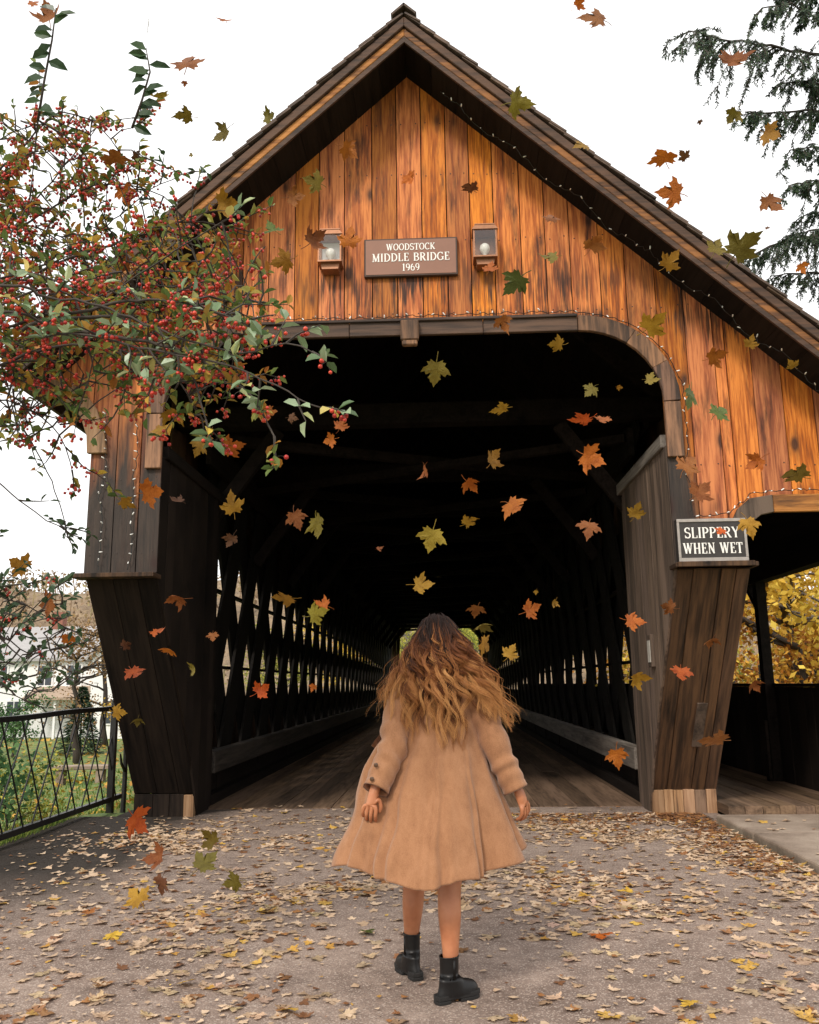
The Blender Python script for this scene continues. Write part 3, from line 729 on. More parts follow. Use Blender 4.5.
# ------------------------------------------------------------ fairy lights
M['cable']=plain('dark_cable',(.015,.015,.014),.5,.2)
M['ledwhite']=plain('clear_white_bulb',(.85,.85,.82),.2,.03)
lb=MB(); lb.lathe([(.0045,0),(.006,.006),(.006,.026),(.002,.034)],6); led=lb.mesh('fairy_bulb',M['ledwhite'],True)
def string(label,pts,step=.115,jit=1.0,droop=.012):
    pts=[Vector(p) for p in pts]; th=thing('string_lights',label,'string lights',pts[0],'strings of small white lights on the bridge')
    # resample
    out=[pts[0]]; 
    for a,b in zip(pts[:-1],pts[1:]):
        n=max(1,int((b-a).length/(step/3)))
        for i in range(1,n+1):
            out.append(a.lerp(b,i/n)+Vector((UNIF(-1,1),UNIF(-.6,.2),UNIF(-1,1)))*droop)
    mb=MB(); mb.tube([p-pts[0] for p in out],.004,4); mb.build('cable',M['cable'],th)
    k=0
    for i in range(1,len(out)-1,3):
        if k>=95: break
        o=bpy.data.objects.new('bulb',led); COL.objects.link(o); o.parent=th; o.location=out[i]-pts[0]+Vector((0,-.006,0))
        o.rotation_euler=(UNIF(-1.2,1.2)*jit,UNIF(-1.5,1.5)*jit,0) if UNIF(0,1)<.6 else (UNIF(1.2,2.2),UNIF(-1,1),0); k+=1
    return th
oc=offset_path(0,.185)
string('fairy lights along the top of the portal lintel and down its right curve',[(-1.55,G-.06,4.93),(-.4,G-.06,4.915),(.5,G-.06,4.93),(1.6,G-.06,4.925)]+[(p[0]+.01,G-.03,p[1]) for p in oc]+[(2.62,G-.03,3.5),(2.58,G-.03,3.3),(2.63,G-.03,3.1),(2.60,G-.03,2.9)])
p=lambda u,v:tuple(at(u,v,G-.035))
string('outer of two fairy light strands hanging down the left pillar',[p(106,412),p(106,450),p(105,480),p(99,495),p(102,520),p(100,545),p(98,571)],.085)
string('inner of two fairy light strands hanging down the left pillar',[p(136,415),p(138,452),p(133,480),p(134,500),p(131,525),p(132,548),p(128,571)],.085)
string('fairy lights tucked under the right roof overhang',[(.35+i*.165,-2.30-.06*math.sin(i*1.7),roofz(.35+i*.165)-.05-.06*abs(math.sin(i*2.3))) for i in range(25)],.13,1,.02)
string('fairy lights over the walkway mouth beside the warning sign',[(2.62,G-.05,2.86),(2.95,G-.07,2.87),(3.05,G-.06,2.97),(3.16,G-.06,3.06),(3.36,G-.06,3.085),(4.85,G-.06,3.085)],.085)
# ------------------------------------------------------------ foliage materials
def leafmat(name,stops,trans=.25,rough=.55,sheen=.3):
    t=NT(name); isl=t.n('ShaderNodeNewGeometry').outputs['Random Per Island']
    col=t.ramp(isl,stops)
    b=t.bsdf(col,rough,Specular_IOR_Level=sheen)
    tr=t.n('ShaderNodeBsdfTranslucent',{'Color':col}).outputs[0]
    return t.done(t.n('ShaderNodeMixShader',{0:trans,1:b,2:tr}).outputs[0])
M['bark']=plain('dark_bark',(.045,.035,.028),.9,.5,18)
M['greybark']=plain('grey_bark',(.13,.11,.095),.9,.4,14)
M['berryleaf']=leafmat('berry_tree_leaf',[(0,(.06,.10,.025)),(.25,(.12,.18,.045)),(.42,(.20,.25,.075)),(.56,(.34,.30,.06)),(.7,(.42,.19,.03)),(.80,(.20,.22,.05)),(.92,(.36,.12,.03)),(1,(.60,.42,.06))],.35,.6,.22)
M['paleleaf']=leafmat('glossy_green_leaf',[(0,(.07,.14,.05)),(.35,(.18,.27,.13)),(.65,(.36,.47,.30)),(.86,(.44,.50,.24)),(1,(.66,.44,.05))],.25,.32,.6)
M['darkleaf']=leafmat('dark_shoot_leaf',[(0,(.02,.05,.02)),(1,(.05,.10,.035))],.2,.4,.5)
M['berry']=leafmat('red_berry',[(0,(.24,.010,.010)),(.5,(.46,.022,.016)),(1,(.62,.06,.025))],0.0,.3,.5)
def palette(name,a,b,c): return leafmat(name,[(0,a),(.35,b),(.7,c),(1,[min(1,x*1.25) for x in c])],.3,.6,.2)
M['yellow']=palette('yellow_autumn_leaf',(.36,.19,.02),(.60,.37,.04),(.74,.54,.09))
M['orange']=palette('orange_autumn_leaf',(.26,.09,.02),(.46,.19,.03),(.58,.32,.05))
M['ygreen']=palette('yellow_green_leaf',(.10,.15,.03),(.24,.28,.05),(.46,.42,.07))
M['green']=palette('green_leaf',(.03,.08,.03),(.06,.14,.05),(.12,.22,.08))
M['russet']=palette('russet_leaf',(.12,.07,.035),(.22,.13,.06),(.32,.20,.09))
M['conifer']=leafmat('conifer_needle',[(0,(.018,.040,.024)),(.5,(.035,.070,.036)),(1,(.075,.115,.05))],.12,.55,.3)

def leaf_face(mb,c,d,n,L,W,mi=0,fold=.25):
    # pointed oval leaf folded along its midrib; c = leaf base, d = direction, n = face normal
    d=d.normalized(); s=d.cross(n)
    if s.length<1e-4: s=d.orthogonal()
    s.normalize(); n=s.cross(d)
    f=n*(W*fold); dr=n*(-L*.08)
    mb.add([c,c+d*L*.35+s*W*.5+f,c+d*L*.72+s*W*.38+f+dr*.5,c+d*L+dr,c+d*L*.72-s*W*.38+f+dr*.5,c+d*L*.35-s*W*.5+f,c+d*L*.5+dr*.2],
           [(0,6,1),(1,6,2),(2,6,3),(0,5,6),(5,4,6),(4,3,6)],mi)
def quad_leaf(mb,c,sz,rng):
    d=Vector((rng.gauss(0,1),rng.gauss(0,1),rng.gauss(0,1))).normalized(); n=Vector((rng.gauss(0,1),rng.gauss(0,1),rng.gauss(0,1)))
    s=d.cross(n).normalized()
    mb.add([c-d*sz*.5,c+s*sz*.32+d*sz*.05,c+d*sz*.55,c-s*sz*.32-d*sz*.02],[(0,1,2,3)])
def limb(mb,p0,p1,r0,r1,rng,wig=.06,n=7,seg=5):
    L=(p1-p0).length; pts=[];rad=[]
    o=Vector((0,0,0))
    for i in range(seg+1):
        t=i/seg
        if 0<i<seg: o=o*.6+Vector((rng.gauss(0,1),rng.gauss(0,1),rng.gauss(0,.6)))*L*wig
        elif i==seg: o=Vector((0,0,0))
        pts.append(p0.lerp(p1,t)+o+Vector((0,0,math.sin(t*math.pi)*L*.04))); rad.append(r0+(r1-r0)*t)
    mb.tube(pts,rad,n); return pts
def tree_meshes(seed,h,cr,mat,nleaf,lsz,bark,bare=.35,clumps=40):
    rng=random.Random(seed); wb=MB(); lb=MB()
    top=Vector((rng.gauss(0,.03)*h,rng.gauss(0,.03)*h,h*.8))
    tp=limb(wb,Vector((0,0,-.3)),top,h*.028,h*.006,rng,.02,8,8)
    ends=[]
    for k in range(16):
        i=rng.randint(3,8); b=tp[min(i,8)]
        a=rng.uniform(0,6.283); l=cr*rng.uniform(.55,1.0)*(1.1-.45*abs(i/8-.45))
        e=b+Vector((math.cos(a)*l,math.sin(a)*l,rng.uniform(.1,.6)*l))
        lp=limb(wb,b,e,h*.009,h*.003,rng,.07,5,4); ends+=[lp[2],lp[3],lp[4]]
        for q in range(2):
            a2=a+rng.uniform(-1,1); l2=l*rng.uniform(.3,.5); b2=lp[rng.randint(1,3)]
            e2=b2+Vector((math.cos(a2)*l2,math.sin(a2)*l2,rng.uniform(-.1,.7)*l2)); limb(wb,b2,e2,h*.004,h*.0015,rng,.08,4,3); ends.append(e2)
    ends.append(top)
    cl=[(e,cr*rng.uniform(.16,.34)) for e in ends]
    rng.shuffle(cl); cl=cl[:clumps]
    for _ in range(nleaf):
        c,r=cl[rng.randrange(len(cl))]
        v=Vector((rng.gauss(0,.5),rng.gauss(0,.5),rng.gauss(0,.42)))*r*1.15
        quad_leaf(lb,c+v,lsz*rng.uniform(.6,1.3),rng)
    return wb.mesh('trunk',bark,True),lb.mesh('crown',mat)
def plant(name,label,cat,meshes,x,y,z=None,sc=1,rz=0,group=None,parts=('trunk','crown')):
    t=thing(name,label,cat,(x,y,gz(x,y) if z is None else z),group,rz); t.scale=(sc,sc,sc)
    for pn,me in zip(parts,meshes):
        o=bpy.data.objects.new(pn,me); COL.objects.link(o); o.parent=t
    return t
TA=tree_meshes(1,8,3.4,M['yellow'],5200,.155,M['greybark'],clumps=50)
TB=tree_meshes(2,9,3.3,M['orange'],5000,.155,M['bark'],clumps=48)
TC=tree_meshes(3,8.5,3.6,M['ygreen'],4600,.19,M['greybark'],clumps=52)
TD=tree_meshes(4,7,2.6,M['russet'],1300,.15,M['bark'],clumps=40)
TE=tree_meshes(5,3.2,1.9,M['green'],2600,.13,M['bark'],clumps=60)
TY=tree_meshes(6,4.2,2.3,M['yellow'],3000,.15,M['bark'],clumps=60)
GR='autumn trees around the creek'
for a in (
 ('autumn_tree','yellow leafed tree close behind the walkway post on the right',TA,10.6,8.5,1.05,.3),
 ('autumn_tree','tall yellow tree nearest the half wall in the right walkway opening',TA,8.6,13.2,1.25,5.1),
 ('autumn_tree','russet orange tree behind the post in the right walkway opening',TB,9.2,10.6,.9,3.3),
 ('autumn_tree','orange brown tree seen through the walkway opening at the right edge',TB,13.2,15.5,1.35,1.2),
 ('autumn_tree','large yellow tree farther back in the right walkway opening',TA,15.5,22,1.15,2.2),
 ('autumn_tree','yellow green tree low in the right walkway opening',TC,10.5,19,.8,.8),
 ('autumn_tree','orange tree beyond the half wall, far back on the right bank',TB,10.5,31,1.0,2.9),
 ('autumn_tree','yellow tree deep behind the right hand lattice',TA,12.5,37,1.05,4.0),
 ('autumn_tree','bright yellow tree just outside the first openings of the left lattice',TA,-8.2,22,.52,1.0),
 ('autumn_tree','orange tree outside the middle of the left lattice',TB,-9.0,30,.55,.2),
 ('autumn_tree','yellow green tree outside the far half of the left lattice',TC,-8.6,38,.6,3.0),
 ('autumn_tree','yellow tree beside the far end of the left lattice',TA,-7.0,47,.9,5.0),
 ('autumn_tree','green yellow tree framed in the left side of the far portal',TC,-2.6,60,1.0,2.0),
 ('autumn_tree','green yellow tree framed in the right side of the far portal',TC,3.4,63,1.1,4.4),
 ('autumn_tree','tall yellow green tree closing the view behind the far portal',TC,.6,74,1.35,.5),
 ('autumn_tree','orange tree past the far portal, left of the road',TB,-7.5,68,1.0,1.4),
 ('autumn_tree','yellow tree past the far portal, right of the road',TA,8.5,72,1.1,3.4),
 ('autumn_tree','half bare russet tree beside the white house',TD,-15.2,29.5,.85,1.0),
 ('autumn_tree','slender russet tree in front of the gabled wing of the white house',TD,-12.6,20.5,.72,2.2),
 ('autumn_tree','sparse russet tree left of the white house',TD,-25.5,31,1.0,2.4),
 ('autumn_tree','thin russet tree rising behind the white house roof',TD,-21.5,52,1.25,.4)):
    n,l,ms,x,y,sc,rz=a; plant(n,l,'tree',ms,x,y,None,sc,rz,GR)
SB=tree_meshes(11,1.1,.85,M['green'],1500,.075,M['bark'],clumps=60)
SY=tree_meshes(12,1.2,.95,M['ygreen'],1500,.075,M['bark'],clumps=60)
SC_=tree_meshes(13,2.2,1.3,M['green'],2200,.11,M['bark'],clumps=60)
for l,ms,x,y,sc,rz in (
 ('green shrub pressing against the railing at the left edge',SB,-4.75,-1.3,1.0,.4),
 ('yellow green shrub low behind the railing bars',SY,-4.55,-.35,.62,1.4),
 ('yellow shrub at the foot of the left shrub behind the railing',SY,-4.4,-2.3,.6,2.2),
 ('round green bush across the lawn below the white house',SC_,-16.6,24,1.0,.3),
 ('wide green bush left of the round one, across the lawn',SC_,-19.8,24.5,1.05,2.3),
 ('yellow green bush at the far edge of the lawn by the bridge',TY,-12.4,26.5,.6,.9),
 ('green bush under the yellow trees in the right walkway opening',TE,7.9,10.2,1.25,.2),
 ('yellow bush against the half wall in the right walkway opening',TY,7.6,6.5,.95,1.7),
 ('yellow green bush outside the lattice low on the right bank',TY,7.2,15.5,1.0,3.7),
 ('low yellow green tree at the left of the far portal view',TC,-2.3,50,.62,.6),
 ('yellow green bush at the right of the far portal view',TC,2.5,51,.6,2.6),
 ('green bush in the middle distance beyond the far portal',TE,.4,66,1.6,3.9),
 ('leafy bush below the left lattice near the middle of the bridge',TE,-7.4,18.5,.9,1.9),
 ('yellow bush below the left lattice past the middle of the bridge',TY,-6.6,26,.9,5.1)):
    plant('shrub',l,'shrub',ms,x,y,None,sc,rz,'shrubs by the creek and lawn',('stems','foliage'))
# small evergreen on the lawn
def conifer_meshes(seed,h,r,n):
    rng=random.Random(seed); wb=MB(); lb=MB(); wb.tube([(0,0,-.2),(0,0,h)],[h*.02,h*.004],6)
    for _ in range(n):
        z=h*rng.uniform(.06,1)**1.0; rr=r*(1-z/h)*rng.uniform(.3,1); a=rng.uniform(0,6.283)
        c=Vector((math.cos(a)*rr,math.sin(a)*rr,z-.2*rr)); d=Vector((math.cos(a),math.sin(a),rng.uniform(-.6,.2)))
        leaf_face(lb,c,d,Vector((rng.gauss(0,.4),rng.gauss(0,.4),1)),.22*h/3,.07*h/3)
    return wb.mesh('trunk',M['bark'],True),lb.mesh('crown',M['conifer'])
plant('evergreen_tree','small dark evergreen in front of the white house','tree',conifer_meshes(3,2.6,1.0,2600),-14.2,24.5)

# white house across the lawn
M['whitewall']=plain('white_clapboard',(.80,.80,.80),.6,.04,3)
M['slate']=plain('pale_grey_roof',(.34,.33,.33),.8,.2,5)
M['tanroof']=plain('tan_porch_roof',(.36,.27,.20),.8,.2,5)
M['paneglass']=plain('dark_window_glass',(.05,.06,.075),.12,.1,4)
hs=thing('white_house','white clapboard house with a gabled wing across the lawn, seen past the railing','house',(-19.5,36,gz(-19.5,36)))
def gable_block(x0,x1,y0,y1,hw,hr,axis,nm):
    mb=MB()
    if axis=='y': xm=(x0+x1)/2; mb.prism([(x0,-.3),(x1,-.3),(x1,hw),(xm,hr),(x0,hw)],'y',y0,y1)
    else: ym=(y0+y1)/2; mb.prism([(y0,-.3),(y1,-.3),(y1,hw),(ym,hr),(y0,hw)],'x',x0,x1)
    fixnormals(mb.build('wall',M['whitewall'],hs))
    mb=MB(); o=.3
    if axis=='y':
        s=(hr-hw)/(xm-x0)
        for sg in(-1,1):
            a=(xm,hr+.02); b=(xm+sg*(xm-x0+o),hr+.02-s*(xm-x0+o)); mb.prism([a,b,(b[0],b[1]+.16),(a[0],a[1]+.16)],'y',y0-o,y1+o)
    else:
        s=(hr-hw)/(ym-y0)
        for sg in(-1,1):
            a=(ym,hr+.02); b=(ym+sg*(ym-y0+o),hr+.02-s*(ym-y0+o)); mb.prism([a,b,(b[0],b[1]+.16),(a[0],a[1]+.16)],'x',x0-o,x1+o)
    return fixnormals(mb.build('roof',M['slate'],hs))
rf=gable_block(-6.5,2.0,.8,7.5,4.2,6.0,'x','main')
gable_block(1.2,5.2,-.8,7,4.2,6.2,'y','wing')
mb=MB(); mb.box(-3.2,-2.6,3.8,4.4,5.6,7.0); mb.build('chimney',plain('brick_chimney',(.25,.10,.07),.85,.3,9),rf)
for (x,y,z,wd,ht) in((2.4,-.8,.7,.9,1.3),(4.0,-.8,.7,.9,1.3),(3.2,-.8,3.0,1.0,1.3),(-5.4,.8,.7,.9,1.3),(-3.6,.8,.7,.9,1.3),(-4.5,.8,2.7,.9,1.2),(-2.0,.8,2.7,.9,1.2),(-.4,.8,2.7,.9,1.2)):
    mb=MB(); mb.box(x-wd/2,x+wd/2,y-.06,y-.004,z,z+ht); wn=mb.build('window',M['whitewall'],hs)
    mb=MB()
    for i in(0,1):
        for j in(0,1): mb.box(x-wd/2+.07+i*(wd/2-.05),x-.03+i*(wd/2-.05)+.0,y-.066,y-.0605,z+.07+j*(ht/2-.05),z+ht/2-.03+j*(ht/2-.05))
    mb.build('pane',M['paneglass'],wn)
mb=MB(); mb.prism([(-.9,2.0),(.8,2.6),(.8,2.72),(-.9,2.12)],'x',-2.4,1.0); fixnormals(mb.build('porch_roof',M['tanroof'],hs))
for x in(-2.2,-.7,.8):
    mb=MB(); mb.box(x-.06,x+.06,-.7,-.58,-.3,2.05); mb.build('porch_post',M['whitewall'],hs)
# pale bench on the lawn
bx,by=-9.3,13.0
bn=thing('garden_bench','low pale stone bench on the leafy lawn behind the railing post','bench',(bx,by,gz(bx,by)),None,.15)
mb=MB(); mb.box(-.75,.75,-.22,.22,.36,.46); bevel(mb.build('seat',M['concrete'],bn),.015)
for x in(-.5,.5):
    mb=MB(); mb.box(x-.1,x+.1,-.17,.17,-.1,.358); bevel(mb.build('leg',M['concrete'],bn),.01)
# far wood on the hill: one mass
rng=random.Random(5); mb=MB(); wb=MB()
for _ in range(1500):
    x=rng.uniform(-300,240); j=rng.uniform(1,22); y=110+j*9
    h=37*sst(0,11,j)*(1-.25*sst(14,23,j))*(.86+.14*math.sin(x*.021+.6))*(1-.55*sst(-10,140,x))-1
    hh=rng.uniform(4,7)
    for q in range(26):
        c=Vector((x+rng.gauss(0,1.1),y+rng.gauss(0,1.1),h+hh*rng.uniform(.25,1))); quad_leaf(mb,c,rng.uniform(.5,1.3),rng)
    mb.bar((x,y,h-1),(x+rng.gauss(0,.3),y,h+hh*.9),.16,.16)
fw_=mb.build('far_woods',leafmat('hazy_autumn_woods',[(0,(.16,.11,.075)),(.4,(.26,.18,.115)),(.7,(.33,.25,.15)),(.9,(.28,.25,.13)),(1,(.40,.28,.13))],.1,.9,.1)); tag(fw_,kind='stuff')
# grass blades and dropped leaves on the lawn
rng=random.Random(8); mb=MB()
for _ in range(9000):
    y=rng.uniform(-6,16); x=-3.85-abs(rng.gauss(0,1))*(.9+.28*(y+7)) 
    z=gz(x,y); a=rng.uniform(0,6.283); hh=rng.uniform(.05,.15); w_=rng.uniform(.006,.013)*(1+.06*(y+7))
    dx,dy=math.cos(a)*w_,math.sin(a)*w_; lx,ly=rng.gauss(0,.04),rng.gauss(0,.04)
    mb.add([(x-dx,y-dy,z-.01),(x+dx,y+dy,z-.01),(x+lx,y+ly,z+hh)],[(0,1,2)])
for _ in range(2500):                # kerb and bank weeds on the right and beside the railing
    y=rng.uniform(-5,-.5); x=rng.choice((-3.72-abs(rng.gauss(0,.12)),))
    z=gz(x,y); a=rng.uniform(0,6.283); hh=rng.uniform(.04,.16); w_=.008
    dx,dy=math.cos(a)*w_,math.sin(a)*w_
    mb.add([(x-dx,y-dy,z-.01),(x+dx,y+dy,z-.01),(x+rng.gauss(0,.05),y+rng.gauss(0,.05),z+hh)],[(0,1,2)])
tag(mb.build('grass',palette('grass_blade',(.05,.10,.02),(.10,.18,.03),(.24,.28,.06))),kind='stuff')

# ------------------------------------------------------------ hemlock on the right
rng=random.Random(21); wb=MB(); nb_=MB()
HX,HY=8.8,2.6; hz=gz(HX,HY); H0=Vector((HX,HY,hz))
hem=thing('hemlock_tree','dark hemlock with drooping sprays reaching in over the right roof slope','tree',H0)
wb.tube([(0,0,-.4),(.05,0,4),(0,.05,9),(.02,0,15.5)],[.30,.24,.16,.02],9); wb.build('trunk',M['bark'],hem,True)
bb=MB()
def needle_spray(p,d,L,droop,rng,fine=1.0):
    # a branchlet that hangs, with short flat needles on both sides
    pts=[p]; q=p.copy(); dd=d.normalized(); n=max(4,int(L/.07))
    for i in range(n):
        dd=(dd+Vector((rng.gauss(0,.10),rng.gauss(0,.10),-droop*.16))).normalized(); q=q+dd*(L/n); pts.append(q.copy())
    bb.tube(pts,[.006*(1-i/len(pts))+.0022 for i in range(len(pts))],3,cap=False)
    for i in range(1,len(pts)):
        t=(pts[i]-pts[i-1]).normalized()
        for s in(-1,1):
            for k in range(3):
                side=t.cross(Vector((rng.gauss(0,.5),rng.gauss(0,.5),1))).normalized()*s
                c=pts[i-1].lerp(pts[i],rng.random())
                ln=rng.uniform(.03,.058)*fine
                e=(t*.75+side*.75+Vector((0,0,-.3))).normalized()*ln; w_=t.cross(e).normalized().cross(e).normalized()*.0062
                nb_.add([c-w_*.5,c+e*.6-w_,c+e,c+e*.6+w_],[(0,1,2,3)])
    return pts
def hem_branch(pix_pts,dep0,dep1,dens,hang,lat=.35):
    P=[]; n=len(pix_pts)
    for i,(u,v) in enumerate(pix_pts):
        P.append(atd(u,v,dep0+(dep1-dep0)*i/(n-1))-H0)
    root=Vector((0,0,P[0].z-.4)); ch=[root]+P
    pts=[]
    for a,b in zip(ch[:-1],ch[1:]):
        m=max(2,int((b-a).length/.12))
        for i in range(m): pts.append(a.lerp(b,i/m)+Vector((rng.gauss(0,.012),rng.gauss(0,.012),rng.gauss(0,.012))))
    pts.append(ch[-1])
    N=len(pts)
    bb.tube(pts,[.045*(1-i/N)+.006 for i in range(N)],5)
    L=0
    for i in range(int(N*.18),N):
        d=(pts[min(i+1,N-1)]-pts[i-1]).normalized(); t=i/N
        for k in range(dens):
            if rng.random()<.92:
                side=d.cross(Vector((0,0,1))).normalized()*rng.choice((-1,1))
                dirn=d*rng.uniform(.3,1.0)+side*rng.uniform(.2,.9)+Vector((0,0,rng.uniform(-.5,.25)))
                Ls=hang*rng.uniform(.35,1.0)*(1.15-.75*t)
                sp=needle_spray(pts[i].lerp(pts[i-1],rng.random()),dirn,Ls,rng.uniform(1.0,2.2),rng)
                for q in range(3):
                    j=rng.randrange(1,len(sp)); d2=(sp[j]-sp[j-1]).normalized()
                    needle_spray(sp[j],d2+Vector((rng.gauss(0,.6),rng.gauss(0,.6),rng.uniform(-.5,.2))),Ls*.38,1.0,rng)
hem_branch([(850,60),(790,50),(740,42),(705,36),(688,31)],9.6,8.6,4,1.10)
hem_branch([(860,20),(815,16),(790,4),(762,8)],9.5,8.9,4,0.77)
hem_branch([(870,118),(830,112),(795,110),(765,112),(745,112)],9.8,9.0,4,0.85)
hem_branch([(870,-40),(835,-30),(800,-20),(770,-10)],9.8,9.2,4,0.68)
hem_branch([(870,185),(840,178),(812,180),(788,186)],9.8,9.2,4,0.68)
hem_branch([(900,238),(840,240),(795,236),(750,256),(728,262)],13.0,12.0,4,0.94)
hem_branch([(900,232),(850,226),(815,230),(786,236)],12.5,11.6,4,0.77)
hem_branch([(910,290),(850,280),(810,272),(770,276)],13,12.4,4,0.85)
hem_branch([(880,90),(840,84),(805,80),(778,84)],9.9,9.3,4,0.85)
hem_branch([(880,150),(850,146),(815,146),(790,150)],9.9,9.3,4,0.85)
hem_branch([(890,205),(855,205),(825,210),(800,218)],10.2,9.8,4,0.77)
hem_branch([(880,0),(850,-6),(810,-4),(782,-14)],10.0,9.5,4,0.77)
bb.build('branches',M['bark'],hem); nb_.build('needles',M['conifer'],hem)

# ------------------------------------------------------------ berry tree on the left
rng=random.Random(33); wb=MB(); tw=MB(); lv=MB(); pl=MB(); dk=MB(); be=MB()
BT=Vector((-4.75,-5.6,gz(-4.75,-5.6)))
bt=thing('berry_tree','spreading tree full of small red berries overhanging the left side of the portal','tree',BT)
fork=Vector((-4.35,-5.55,1.7))-BT
wb.tube([(0,0,-.3),(.1,.05,.6),(.3,0,1.2),fork],[.14,.12,.105,.10],9)
berries=[]; clusters=[]
def berry(c,r):
    berries.append((c,r))
def cluster(p,big):
    n=rng.randint(4,9) if big else rng.randint(3,5); L=[]
    for k in range(n):
        d=Vector((rng.gauss(0,1),rng.gauss(0,1),-abs(rng.gauss(.8,.6)))).normalized()*rng.uniform(.015,.042)
        c=p+d; tw.tube([p,p+d*.5+Vector((0,0,.003)),c],.0009,3,cap=False); L.append((c,rng.uniform(.0060,.0088)))
    clusters.append((p,L))
def twig(p,d,L,kind,dens=1.0,droop=.4):
    n=max(3,int(L/.035)); pts=[p.copy()]; q=p.copy(); dd=d.normalized()
    for i in range(n):
        dd=(dd+Vector((rng.gauss(0,.16),rng.gauss(0,.16),rng.gauss(-.03*droop,.14)))).normalized(); q=q+dd*(L/n); pts.append(q.copy())
    tw.tube(pts,[.0035*(1-i/(n+1))+.001 for i in range(n+1)],4,cap=False)
    for i in range(1,n+1):
        t=(pts[i]-pts[i-1]).normalized()
        for k in range(2):
            if rng.random()<(.80 if kind!='shoot' else .5)*dens:
                s=Vector((rng.gauss(0,1),rng.gauss(0,1),rng.gauss(.1,.8))); e=(t*.6+s.normalized()).normalized()
                up=Vector((rng.gauss(0,.6),rng.gauss(-.35,.6),1))
                if kind=='pale': leaf_face(pl,pts[i],e,up,rng.uniform(.042,.070),rng.uniform(.025,.038))
                elif kind=='dark': leaf_face(dk,pts[i],e,up,rng.uniform(.03,.055),rng.uniform(.017,.03))
                elif kind=='shoot': leaf_face(dk,pts[i],e,up,rng.uniform(.055,.085),rng.uniform(.028,.040))
                else:
                    l=rng.uniform(.030,.060); leaf_face(lv,pts[i],e,up,l,l*rng.uniform(.45,.62))
        if kind!='shoot' and rng.random()<(.33 if kind=='norm' else (.05 if kind=='dark' else .30))*dens: cluster(pts[i],rng.random()<.5)
    return pts
guide=[]
def bough(path,d0,d1,r0,kind='norm',tw_n=1.0,tl=(.10,.34),from_fork=True,droop=.4,skip=0.0):
    n=len(path); P=[atd(u,v,d0+(d1-d0)*i/(n-1))-BT for i,(u,v) in enumerate(path)]
    ch=([fork]+P) if from_fork else P
    pts=[]
    # smooth through the points
    for i in range(len(ch)-1):
        p0=ch[max(i-1,0)];p1=ch[i];p2=ch[i+1];p3=ch[min(i+2,len(ch)-1)]
        m=max(2,int((p2-p1).length/.05))
        for k in range(m):
            t=k/m; pts.append(.5*((2*p1)+(p2-p0)*t+(2*p0-5*p1+4*p2-p3)*t*t+(3*p1-p0-3*p2+p3)*t**3)+Vector((rng.gauss(0,.003),rng.gauss(0,.003),rng.gauss(0,.003))))
    pts.append(ch[-1]); N=len(pts)
    wb.tube(pts,[r0*.55*(1-i/N)**.8+.002 for i in range(N)],6)
    guide.extend(pts)
    for i in range(2,N):
        u,v,_=pix(pts[i]+BT)
        if u<-60 or i/N<skip: continue
        t=(pts[i]-pts[i-1]).normalized()
        k=tw_n*.62
        while k>0:
            if rng.random()<k:
                d=t*rng.uniform(.1,1)+Vector((rng.gauss(0,.8),rng.gauss(0,.8),rng.gauss(.05,.75)))
                twig(pts[i],d,rng.uniform(*tl),kind,1.0,droop)
            k-=1
    twig(pts[-1],(pts[-1]-pts[-2]),.1,kind,1.2)
    return pts
# crown limbs
bough([(-70,240),(-20,190),(20,150),(60,112),(100,126),(118,150)],3.9,4.2,.020)
bough([(-80,280),(-20,250),(40,215),(95,185),(150,190),(178,212)],4.0,4.4,.022,tw_n=1.3)
bough([(-80,320),(0,290),(60,262),(125,240),(190,222),(236,228)],3.8,4.0,.026,tw_n=1.7)
bough([(-80,360),(0,330),(70,310),(140,300),(200,290),(250,300)],3.6,3.6,.028,tw_n=2.0)
bough([(-80,390),(0,365),(60,345),(120,350),(170,372),(200,415)],3.5,3.3,.026,tw_n=2.0)
bough([(-80,300),(-20,235),(30,205),(70,160),(96,128),(132,118)],4.3,4.6,.018,tw_n=1.2)
bough([(-90,260),(-40,180),(0,140),(25,128)],4.0,4.2,.015)
bough([(-90,420),(-10,400),(30,410),(60,436),(72,470)],3.6,3.8,.015,tw_n=1.1)
bough([(-90,340),(0,235),(50,232),(100,262),(140,270)],4.5,4.7,.018,tw_n=1.6)
bough([(-90,350),(10,275),(80,292),(130,322),(175,330)],3.3,3.4,.016,tw_n=1.6)
# long nearer boughs with larger pale leaves
bough([(-80,330),(60,300),(130,318),(185,340),(240,352),(285,345),(312,352)],3.2,2.75,.018,'pale',.85,(.06,.17),skip=.62)
bough([(-80,350),(70,335),(150,350),(215,362),(262,378),(298,398),(322,408)],3.1,2.7,.017,'pale',.9,(.05,.15),skip=.64)
bough([(60,330),(160,345),(220,372),(252,398),(268,424),(274,448)],3.1,2.75,.010,'norm',1.1,(.04,.11),False,1.4)
bough([(-40,330),(90,300),(150,268),(195,238),(222,222)],3.3,3.1,.014,'pale',.35,(.05,.13),skip=.7)
bough([(60,320),(130,318),(172,345),(196,385),(206,420)],3.2,2.95,.010,'pale',.7,(.05,.14),False,1.0)
bough([(20,330),(90,308),(150,300),(200,305),(232,318)],3.2,2.9,.010,'pale',.8,(.05,.14),False)
